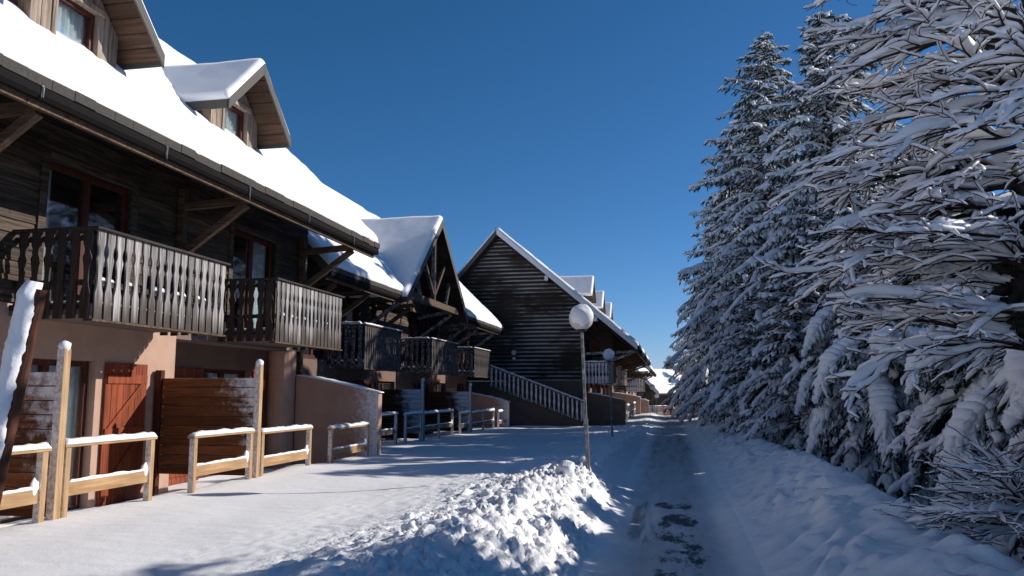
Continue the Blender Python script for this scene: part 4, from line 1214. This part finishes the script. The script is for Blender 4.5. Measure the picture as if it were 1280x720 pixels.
def spruce(name_label, loc, H, Rb, seed, bare=.10, dens=1.0, snowy=1.0, droop=1.0, group=None, fine=1.0, weep=0.0, trunk_lean=0.0, name='spruce_tree'):
    rs = np.random.RandomState(seed)
    root = empty(name, loc); tag(root, name_label, 'tree', group)
    tr = MB()
    pts = [(trunk_lean * t * t * H + .04 * math.sin(t * 7 + seed), .03 * math.cos(t * 5), t * H - .4 * (t == 0)) for t in np.linspace(0, 1, 14)]
    r0 = H * .0145 + .05
    tr.tube(pts, [max(.012, r0 * (1 - .96 * t)) for t in np.linspace(0, 1, 14)], 10)
    tr.build('trunk', M['bark'], root, smooth=True)
    G, W, B = Soup(), Soup(), Soup()
    nb = int(16.5 * H * dens)
    az = rs.uniform(0, 6)
    for i in range(nb):
        t = bare + (1 - bare) * (max(0.0, i + rs.uniform(-.4, .4)) / nb) ** .93
        t = min(max(t, bare * .8), .995)
        az += 2.399 + rs.uniform(-.45, .45)
        env = (1 - t) ** .66
        L = Rb * env * rs.uniform(.50, 1.15) * min(1, .62 + 1.5 * t) + .22
        z0 = t * H
        x0 = trunk_lean * t * t * H
        e0 = math.radians(-12 + 46 * t + rs.uniform(-20, 18)) - weep * .15
        e1 = math.radians((-50 + 50 * t) * droop + rs.uniform(-24, 16)) - weep * (1 - t) * .75
        K = 9
        s = np.linspace(0, 1, K)
        el = e0 + (e1 - e0) * np.minimum(1, s * 1.25) + np.where(s > .8, (s - .8) * .9, 0)
        azs = az + (s * rs.uniform(-.5, .5))
        st = L / (K - 1)
        dv = np.stack([np.cos(el) * np.cos(azs), np.cos(el) * np.sin(azs), np.sin(el)], -1)
        P = np.concatenate([[[x0, 0, z0]], np.array([x0, 0, z0]) + np.cumsum(dv[:-1] * st, 0)])
        spindles(B, P[:-1], P[1:], np.linspace(.018 + .008 * L, .008, K - 1), rs, (0, 1), (1, .9), 4, .1)
        # branchlets on both sides
        nbr = max(5, int(L / .085 * fine))
        u = np.sort(rs.uniform(.10, 1, nbr)); idx = np.minimum((u * (K - 1)).astype(int), K - 2); fr = u * (K - 1) - idx
        C = P[idx] * (1 - fr)[:, None] + P[idx + 1] * fr[:, None]
        T = P[idx + 1] - P[idx]; T /= np.linalg.norm(T, axis=1, keepdims=True)
        sd = np.cross(T, [0, 0, 1.]); sd /= np.linalg.norm(sd, axis=1, keepdims=True) + 1e-9
        sg = np.where(np.arange(nbr) % 2 == 0, 1., -1.)[:, None]
        bl = (.12 + .36 * min(1, L) * (1 - .72 * u)) * rs.uniform(.65, 1.25, nbr)
        ang = rs.uniform(.6, 1.15, nbr)[:, None]
        D = T * np.cos(ang) + sd * sg * np.sin(ang)
        hang = (.35 + .75 * (1 - t) * droop) * rs.uniform(.4, 1.3, nbr) + weep * .5
        D[:, 2] -= hang; D /= np.linalg.norm(D, axis=1, keepdims=True)
        E = C + D * bl[:, None]
        spindles(G, C, E, .030 + .022 * rs.uniform(0, 1, nbr), rs, n=5, jit=.45, flat=.7)
        # sub twigs
        for q in range(2):
            f = rs.uniform(.25, .9, nbr)[:, None]
            c2 = C + (E - C) * f
            d2 = D * .75 + rs.normal(0, .45, (nbr, 3)); d2[:, 2] -= .35 * rs.uniform(.2, 1.4, nbr); d2 /= np.linalg.norm(d2, axis=1, keepdims=True)
            spindles(G, c2, c2 + d2 * (bl * rs.uniform(.35, .75, nbr))[:, None], .016 + .014 * rs.uniform(0, 1, nbr), rs, (0, .4, 1), (.5, 1, .1), 4, .5)
        # needle slivers
        k = 5
        f = rs.uniform(.05, 1, (nbr, k))
        p = (C[:, None] + (E - C)[:, None] * f[..., None]).reshape(-1, 3)
        spikes(G, p, np.repeat(D, k, 0), rs.uniform(.05, .11, nbr * k), rs.uniform(.004, .009, nbr * k), rs)
        # snow on branchlets
        keep = rs.uniform(0, 1, nbr) < .80 * snowy * (1 - .25 * t)
        if keep.any():
            c, e = C[keep], E[keep]; m = keep.sum()
            w = (.032 + .056 * rs.uniform(0, 1, m) ** 1.9) * (.75 + .35 * snowy) * (1.1 - .22 * t)
            spindles(W, c + (e - c) * rs.uniform(-.02, .2, m)[:, None] + [0, 0, .018], c + (e - c) * rs.uniform(.72, .98, m)[:, None] + [0, 0, .014], w, rs, (0, .2, .55, .85, 1), (.4, .95, 1., .75, .2), 6, .24, .72, .35)
            # lumps
            sel = rs.uniform(0, 1, m) < .35
            if sel.any():
                cc = c[sel] + (e[sel] - c[sel]) * rs.uniform(.1, .7, sel.sum())[:, None] + [0, 0, .03]
                dd = rs.normal(0, .05, (sel.sum(), 3)); dd[:, 2] *= .3
                spindles(W, cc - dd, cc + dd, rs.uniform(.03, .065, sel.sum()) * (.7 + .4 * snowy), rs, (0, .3, .7, 1), (.3, 1, .9, .3), 6, .3, .75, .2)
        # snow along the bough
        kk = rs.uniform(0, 1, K - 1) < .9 * snowy * (1 - .35 * t)
        if kk.any():
            a, b = P[:-1][kk], P[1:][kk]
            wv = np.linspace(.045, .075, K - 1)[kk] * rs.uniform(.6, 1.25, kk.sum()) * (.55 + .55 * snowy) * (1.15 - .5 * t) * min(1.2, .5 + .35 * L)
            ex = (b - a) * .22
            spindles(W, a - ex + [0, 0, .03], b + ex + [0, 0, .03], wv, rs, (0, .2, .5, .8, 1), (.45, .95, 1, .9, .4), 7, .2, .62, .4)
    # leader
    top = np.array([[pts[-1][0], pts[-1][1], H * .96]]); spindles(G, top, top + [[0, 0, H * .04 + .35]], np.array([.05]), rs, jit=.4)
    B.build('bough', M['bark'], root); G.build('foliage', M['needles'], root, False); W.build('snow_load', M['snow_twig'], root)
    for o in root.children:
        if o.name.startswith('bough'): o.name = 'limbs'
    return root

def heavy_boughs(root, specs, seed):
    """large drooping snow-loaded boughs: (x, y, z start), azimuth, length, elevation start/end, width"""
    rs = np.random.RandomState(seed)
    for (p0, az, L, e0, e1, wd) in specs:
        G, W = Soup(), Soup()
        K = 14; s = np.linspace(0, 1, K)
        el = e0 + (e1 - e0) * np.minimum(1, s * 1.5)
        azs = az + s * rs.uniform(-.25, .25)
        dv = np.stack([np.cos(el) * np.cos(azs), np.cos(el) * np.sin(azs), np.sin(el)], -1)
        P = np.concatenate([[p0], np.array(p0) + np.cumsum(dv[:-1] * L / (K - 1), 0)])
        out = np.array([math.cos(az), math.sin(az), 0]); side = np.array([-math.sin(az), math.cos(az), 0])
        nrm = np.cross(dv, side[None]); nrm *= np.sign(nrm @ (out * .5 + [0, 0, 1.]))[:, None]
        prof = np.sin(np.clip(s * 1.15 + .08, 0, 1) * PI) ** .6
        for j in range(int(130 * L)):
            u = rs.uniform(.02, 1); i = min(int(u * (K - 1)), K - 2); f = u * (K - 1) - i
            c = P[i] * (1 - f) + P[i + 1] * f; T = dv[i]; sg = rs.choice([-1, 1])
            l = wd * (.55 + .9 * prof[i]) * rs.uniform(.6, 1.15) * (1 - .5 * u)
            d = T * rs.uniform(.7, 1.3) + side * sg * rs.uniform(.15, 1.0) + nrm[i] * rs.uniform(-.5, .12) + np.array([0, 0, -.3])
            d /= np.linalg.norm(d)
            P0, P1 = c[None], (c + d * l)[None]
            spindles(G, P0 - nrm[i] * .03, P1 - nrm[i] * .04, np.array([rs.uniform(.022, .045)]), rs, n=5, jit=.45)
            k = 5; ff = rs.uniform(0, 1, k)[:, None]
            spikes(G, P0 + (P1 - P0) * ff - nrm[i] * .03, np.repeat(d[None], k, 0), rs.uniform(.06, .12, k), rs.uniform(.005, .01, k), rs)
            if rs.uniform() < .82:
                spindles(W, P0 + nrm[i] * .03, P0 + (P1 - P0) * rs.uniform(.6, .93) + nrm[i] * .015, np.array([rs.uniform(.035, .075)]), rs, (0, .2, .55, .85, 1), (.6, 1, .95, .6, .15), 7, .2, .7, .25)
        for i in range(K - 1):
            w = wd * .46 * prof[i] * rs.uniform(.8, 1.15)
            ex = (P[i + 1] - P[i]) * .35
            spindles(W, (P[i] - ex + nrm[i] * .035)[None], (P[i + 1] + ex + nrm[i] * .035)[None], np.array([max(.03, w)]), rs, (0, .15, .4, .7, .9, 1), (.45, .85, 1, .95, .75, .3), 9, .14, .5, .1)
        go = G.build('loaded_bough', M['needles'], root, False); W.build('bough_snow', M['snow_twig'], go)

def sweep(mb, pts, rad, n=5, snow=None):
    mb.tube(pts, rad, n)

def bare_tree(label, loc, trunk, limbs, seed, snow=1.0, name='bare_tree', group=None, twig_step=.11, levels=3, thin=1.0, ivy=None):
    """deciduous tree: trunk polyline (local), limbs (start, azimuth, elevation, length, radius); every twig carries its ridge of snow"""
    rn = random.Random(seed)
    root = empty(name, loc); tag(root, label, 'tree' if name != 'snowy_bush' else 'bush', group)
    if trunk:
        t = MB(); m = len(trunk)
        t.tube([p for p, r in trunk], [r for p, r in trunk], 14); t.build('trunk', M['bark'], root, smooth=True)
    Bw, Sw = MB(), MB()
    def ridge(pts, r, h):
        m = len(pts); V = []; F = []; K = 7
        for i, p in enumerate(pts):
            t = (pts[min(i + 1, m - 1)] - pts[max(i - 1, 0)]).normalized()
            s = t.cross(Vector((0, 0, 1)))
            if s.length < .05: s = Vector((1, 0, 0))
            s.normalize(); e = (.35 if i == 0 else .3 if i == m - 1 else 1.0)
            hz = math.sqrt(max(.05, 1 - t.z * t.z))
            hh = h * e * hz * rn.uniform(.55, 1.35); ww = (r[i] * .8 + h * .34) * e * rn.uniform(.7, 1.2)
            up = (Vector((0, 0, 1)) - t * t.z * .6).normalized()
            bt = p + up * (r[i] * .25)
            for k in range(K):
                b = -.35 + (PI + .7) * k / (K - 1)
                c, q = math.cos(b), math.sin(b)
                V.append(bt + s * (c * ww) + up * (q * hh * .5 + hh * .42))
        for i in range(m - 1):
            for k in range(K): F.append((i*K+k, i*K+(k+1)%K, (i+1)*K+(k+1)%K, (i+1)*K+k))
        F.append(tuple(range(K))[::-1]); F.append(tuple((m-1)*K+k for k in range(K)))
        Sw.add(V, F)
    def grow(p, az, el, L, r, lev, flat):
        n = max(4, int(L / (.13 if lev == 0 else .09))) if lev < 2 else 5
        n = min(n, 16)
        pts = [p.copy()]; a, e = az, el; bend = rn.gauss(0, .075 + .045 * lev)
        for i in range(n):
            a += bend + rn.gauss(0, .09 if lev < 2 else .12); e += rn.gauss(-.05 if lev == 0 else -.025, .08) * (1 if lev else .8)
            e = max(-.55, min(.9, e))
            pts.append(pts[-1] + Vector((math.cos(e) * math.cos(a), math.cos(e) * math.sin(a), math.sin(e))) * (L / n))
        rad = [max(.0032, r * (1 - .82 * i / n)) for i in range(n + 1)]
        Bw.tube(pts, rad, 6 if lev < 2 else 4)
        hs = (.088, .056, .038, .028)[lev] * snow * (.7 + .5 * min(1, L / 1.2))
        if rn.random() < (.97 if lev < 2 else .9): ridge(pts if lev < 1 else pts[:-1] + [pts[-2].lerp(pts[-1], .55)], rad, hs)
        if lev >= levels: return
        step = (.17, twig_step * .95, .12)[min(lev, 2)] * thin
        d = step * 1.2; sgn = rn.choice((-1, 1))
        while d < L * .97:
            f = d / L; q = f * n; i = min(int(q), n - 1); pp = pts[i].lerp(pts[i + 1], q - i)
            t = pts[i + 1] - pts[i]; ta, te = math.atan2(t.y, t.x), math.asin(max(-1, min(1, t.z / t.length)))
            sgn = -sgn
            ll = L * (.56 - .32 * f) * rn.uniform(.55, 1.3) if lev < 1 else L * (.62 - .30 * f) * rn.uniform(.5, 1.3)
            ll = max(ll, .13)
            if lev == 2 and rn.random() < .55: d += step; continue
            grow(pp, ta + sgn * rn.uniform(.35, .80), te * .75 + rn.gauss(.05, .14), ll, rad[i] * rn.uniform(.45, .7), lev + 1, flat)
            d += step * rn.uniform(.7, 1.4)
    for (p, az, el, L, r) in limbs: grow(Vector(p), az, el, L, r, 0, True)
    Bw.build('limbs', M['twig'], root); Sw.build('snow_load', M['snow_twig'], root, smooth=True)
    if ivy:
        rs = np.random.RandomState(seed); I = Soup(); N = 900
        z = rs.uniform(ivy[0], ivy[1], N); a = rs.uniform(0, 2 * PI, N); rr = rs.uniform(.16, .34, N)
        p = np.stack([np.cos(a) * rr, np.sin(a) * rr, z], -1); d = rs.normal(0, .07, (N, 3))
        spindles(I, p - d, p + d, rs.uniform(.02, .05, N), rs, n=5, jit=.5)
        I.build('ivy', M['bark'], root, False)
    return root

def build_trees():
    T = 'spruces along the right of the lane'
    a = spruce('tallest spruce right of the lane, its top leaving the picture', (5.0, 25.0, -.2), 13.6, 4.7, 11, bare=.10, snowy=1.15, group=T, weep=.38, fine=1.15)
    b = spruce('slim-topped tall spruce left of the tallest one', (3.8, 30.0, -.2), 15.2, 4.7, 23, bare=.09, snowy=1.1, group=T, weep=.38, fine=1.0)
    c = spruce('lower spruce with a thin spire leaning over the lane, left edge of the row', (3.5, 36.0, -.2), 14.1, 5.0, 31, bare=.09, snowy=1.15, group=T, weep=.38, dens=.95, fine=.9)
    d = spruce('shorter spruce in front of the tallest one, behind the bank', (4.75, 20.6, -.25), 7.4, 2.5, 41, bare=.10, snowy=1.05, group=T, weep=.3, fine=1.25)
    e = spruce('small spruce with heavily loaded boughs just behind the bank', (3.75, 15.6, -.2), 3.9, 1.35, 53, bare=.10, snowy=1.15, group=T, weep=.55, fine=1.4, dens=1.4)
    f = spruce('small spruce behind the snowy bush at the right', (5.0, 15.4, -.3), 3.7, 1.5, 61, bare=.10, snowy=1.15, group=T, weep=.5, fine=1.3, dens=1.4)
    R = math.radians
    heavy_boughs(e, [((-.35, -.3, 2.75), R(205), 1.5, R(-5), R(-72), .50), ((-.15, -.5, 2.1), R(262), 1.75, R(-20), R(-80), .46), ((.35, -.35, 2.95), R(300), 1.2, R(-10), R(-75), .42),
                     ((-.5, -.1, 1.9), R(190), 1.5, R(-20), R(-75), .42), ((.1, -.55, 2.9), R(240), 1.1, R(0), R(-65), .36)], 5)
    heavy_boughs(f, [((-.4, -.4, 2.8), R(235), 1.6, R(-10), R(-70), .52), ((-.1, -.6, 2.2), R(268), 1.8, R(-15), R(-72), .50), ((-.7, -.1, 2.1), R(200), 1.5, R(-20), R(-75), .44), ((.4, -.5, 2.7), R(300), 1.3, R(-5), R(-65), .4)], 6)
    heavy_boughs(d, [((-.7, -.5, 3.9), R(215), 1.7, R(-10), R(-65), .46), ((-.9, -.3, 2.6), R(200), 1.6, R(-15), R(-72), .46), ((-.3, -.9, 3.0), R(255), 1.6, R(-10), R(-70), .46), ((-.8, -.6, 1.9), R(225), 1.5, R(-20), R(-78), .44)], 7)
    def cp(src, loc, sc, rz, label):
        o = copy_tree(src); o.location = loc; o.scale = (sc[0], sc[0], sc[1]); o.rotation_euler = (0, 0, rz); o['label'] = label; return o
    cp(b, (2.9, 44, -.2), (.9, .80), 1.3, 'spruce behind the leaning-spire one, farther along the lane')
    cp(c, (2.7, 52, -.2), (.85, .72), 2.4, 'far spruce on the right of the lane, second from the lane end')
    cp(a, (2.8, 61, -.4), (.8, .62), 4.0, 'farthest spruce on the right edge of the lane')
    cp(a, (7.2, 30.5, -.4), (.95, .86), 2.1, 'spruce hidden behind the tallest one at the right')
    cp(b, (6.6, 39, -.4), (1, .85), 3.6, 'spruce deep behind the row, right of the leaning-spire one')
    cp(d, (7.0, 23.5, -.5), (1.0, .95), 2.6, 'young spruce behind the bare branches, right of the tallest one')
    cp(d, (5.0, 18.0, -.3), (1.0, .86), 3.3, 'young spruce between the two small loaded ones, behind the bare branches')
    cp(d, (6.6, 19.6, -.4), (1.1, .95), 5.3, 'young spruce in the second row behind the bank')
    cp(d, (3.35, 22.4, -.2), (.85, .72), 4.4, 'young snow-loaded spruce at the edge of the bank, left of the trunk gaps')
    cp(d, (2.75, 27.5, -.2), (.85, .70), .9, 'young spruce at the lane edge, beneath the slim-topped one')
    for k, (x, y, q, h) in enumerate(((6.9, 15.6, 1.5, 1.16), (6.3, 14.0, 1.5, 1.04), (6.7, 12.4, 1.55, 1.14), (6.1, 11.0, 1.5, 1.02), (6.6, 9.6, 1.55, 1.14), (6.0, 8.2, 1.5, 1.0), (6.6, 6.8, 1.55, 1.1), (6.0, 5.4, 1.5, 1.0), (6.4, 3.8, 1.5, 1.02), (5.8, 2.2, 1.2, 1.0))):
        cp((e, f)[k % 2], (x, y, -.35), (q, h), k * 1.3, 'small snow-loaded spruce in the row beyond the right edge, shading the bank')['group'] = 'row of small spruces shading the bank'
    for k, (x, y, q, h) in enumerate(((4.5, 13.4, 1.0, 1.0), (4.55, 11.9, 1.1, .98), (4.75, 10.6, 1.1, .98), (4.6, 9.3, 1.1, .96), (4.7, 8.0, 1.1, .92), (4.6, 6.6, 1.1, .90))):
        cp((f, e)[k % 2], (x, y, -.35), (q, h), 2 + k * 2.1, 'low snow-buried young spruce right behind the bank')['group'] = 'low young spruces behind the bank'
    cp(d, (4.2, 23.3, -.35), (.95, .98), 5.6, 'young spruce close against the foot of the tallest one')
    cp(d, (5.6, 22.7, -.4), (1.0, 1.02), 1.9, 'young spruce squeezed between the tallest one and its shorter neighbour')
    cp(a, (8.6, 28.5, -.4), (.9, .62), 1.1, 'shorter spruce in the second row, behind the tallest one')
    cp(b, (8.4, 34.5, -.4), (.95, .68), 5.1, 'spruce in the second row, deep behind the slim-topped one')
    cp(c, (7.6, 45, -.4), (1, .8), 2.8, 'spruce in the second row, far along the lane')
    cp(a, (6.4, 53, -.4), (1, .8), .4, 'spruce in the second row, farthest along the lane')
    cp(d, (8.2, 17.3, -.5), (1.0, .70), .4, 'young spruce behind the bare trunk at the right')
    for k, (x, y, s) in enumerate(((6, 74, .8), (2.6, 84, .7), (8, 92, .9), (4.2, 104, .85), (10.5, 66, .9), (12, 110, 1.0), (9, 126, 1.0), (5, 132, .9), (13.5, 50, .9), (-4, 140, .9), (0, 136, .9), (16, 84, 1.))):
        cp((a, b, c)[k % 3], (x, y, gz(x, y) - .2), (s, s * .8), k * 1.7, 'distant snowy spruce in the wood beyond the lane end')['group'] = 'distant spruces'
    # bare snow-laden tree in the right foreground
    rn = random.Random(5)
    limbs = []
    for i in range(44):
        z = 2.05 + 4.5 * (i / 43) ** .95 + rn.uniform(-.08, .08)
        az = PI + rn.uniform(-1.05, .8)
        limbs.append(((-.10 * math.cos(az - PI), rn.uniform(-.1, .1), z), az, rn.uniform(-.16, .34) if z > 3.1 else rn.uniform(.16, .46), rn.uniform(1.25, 1.95) * (1 if z < 4.2 else .86), rn.uniform(.014, .034)))
    for i in range(12):
        az = rn.uniform(-1.9, 1.4); limbs.append(((0, 0, rn.uniform(2.2, 6.0)), az, rn.uniform(.1, .5), rn.uniform(1.2, 1.9), .03))
    bt = bare_tree('snow-laden bare tree reaching across the right foreground', (3.10, 7.15, -.1),
              [((.12, 0, -.5), .16), ((.06, 0, .8), .135), ((0, 0, 2.2), .12), ((.03, .02, 3.4), .10), ((-.02, 0, 4.6), .08), ((.02, .03, 6.2), .035)], limbs, 17, snow=1.15, twig_step=.10, ivy=(2.2, 3.4))
    o = copy_tree(bt); o.location = (6.8, 10.4, -.3); o.rotation_euler.z = .35; o.scale = (.85, .85, .95); o['label'] = 'second snow-laden bare tree, behind the foreground one at the right edge'
    # bush at the lower right
    limbs = []
    for i in range(22):
        az = PI + rn.uniform(-1.5, 1.2); limbs.append(((rn.uniform(-.1, .1), rn.uniform(-.15, .15), rn.uniform(.1, .5)), az, rn.uniform(.05, .95), rn.uniform(.75, 1.2), .010))
    bare_tree('low snowy bush with fine twigs at the lower right, on the bank', (3.05, 7.7, .25), None, limbs, 29, snow=.62, name='snowy_bush', twig_step=.10, thin=.85)
    # sunlit bare trees in the gap behind
    def crown(n, z0, z1, L, seed):
        rq = random.Random(seed); out = []
        for i in range(n): out.append(((0, 0, z0 + (z1 - z0) * i / n), rq.uniform(0, 2 * PI), rq.uniform(.15, .7), L * rq.uniform(.7, 1.1), .035))
        return out
    tk = lambda h: [((0, 0, -.5), .13), ((.05, 0, h * .4), .10), ((0, .04, h * .75), .06), ((.02, 0, h), .02)]
    G2 = 'sunlit bare trees behind the foreground branches'
    s1 = bare_tree('sunlit snowy bare tree behind the foreground branches, nearer one', (8.6, 20.6, -.5), tk(5.6), crown(24, 1.2, 5.4, 2.1, 3), 37, snow=1.0, group=G2, twig_step=.17, thin=1.35, levels=2)
    o = copy_tree(s1); o.location = (10.5, 26, -.5); o.rotation_euler.z = 2.2; o.scale = (1.15,) * 3; o['label'] = 'sunlit snowy bare tree behind the foreground branches, farther one'
    o = copy_tree(s1); o.location = (9.6, 34, -.5); o.rotation_euler.z = 4.2; o.scale = (1.2,) * 3; o['label'] = 'snowy bare tree deep behind the tallest spruce'
    o = copy_tree(s1); o.location = (1.9, 68, gz(1.9, 68)); o.rotation_euler.z = 1.2; o.scale = (.95,) * 3; o['label'] = 'frosted bare tree at the far end of the lane, right side'; o['group'] = 'frosted trees at the lane end'
    o = copy_tree(s1); o.location = (2.6, 78, gz(2.6, 78)); o.rotation_euler.z = 3.0; o.scale = (1.0,) * 3; o['label'] = 'frosted bare tree beyond the farthest lane spruce'; o['group'] = 'frosted trees at the lane end'
build_trees()

# ------------------------------------------------------------------ light, sky, camera
AZ, EL = math.radians(28.8), math.radians(25.8)
sd = Vector((math.cos(AZ) * math.cos(EL), math.sin(AZ) * math.cos(EL), math.sin(EL)))
sun = bpy.data.lights.new('sun', 'SUN'); sun.energy = 5.0; sun.angle = math.radians(.5); sun.color = (1, .93, .84)
so = bpy.data.objects.new('sun', sun); COL.objects.link(so)
so.rotation_euler = (-sd).to_track_quat('-Z', 'Y').to_euler()
W = bpy.data.worlds.new('World'); S.world = W; W.use_nodes = True
nt = W.node_tree; bg = nt.nodes['Background']
sky = nt.nodes.new('ShaderNodeTexSky'); sky.sky_type = 'NISHITA'; sky.sun_disc = False
sky.sun_elevation = EL; sky.sun_rotation = PI / 2 - AZ
sky.altitude = 2200; sky.air_density = 1.0; sky.dust_density = .15; sky.ozone_density = 3.0
sp = nt.nodes.new('ShaderNodeSeparateColor'); cb = nt.nodes.new('ShaderNodeCombineColor')
nt.links.new(sky.outputs[0], sp.inputs[0])
for i, (ex, k) in enumerate(((1.40, .60), (1.03, 1.32), (1.06, 1.66))):   # deep winter blue
    pw = nt.nodes.new('ShaderNodeMath'); pw.operation = 'POWER'; pw.inputs[1].default_value = ex
    ml = nt.nodes.new('ShaderNodeMath'); ml.operation = 'MULTIPLY'; ml.inputs[1].default_value = k
    nt.links.new(sp.outputs[i], pw.inputs[0]); nt.links.new(pw.outputs[0], ml.inputs[0]); nt.links.new(ml.outputs[0], cb.inputs[i])
nt.links.new(cb.outputs[0], bg.inputs[0]); bg.inputs[1].default_value = .05
cam = bpy.data.cameras.new('camera'); cam.lens = 28; cam.sensor_width = 36; cam.clip_end = 2000; cam.clip_start = .05
co = bpy.data.objects.new('camera', cam); COL.objects.link(co)
th, ps = math.radians(7.326), math.radians(11.158)
co.location = (0, 0, 1.7)
co.rotation_euler = (PI / 2 + th, 0, ps)
S.camera = co
S.view_settings.view_transform = 'Standard'; S.view_settings.look = 'None'; S.view_settings.gamma = 1; S.view_settings.exposure = .12
S.view_settings.use_curve_mapping = False
S.render.film_transparent = False
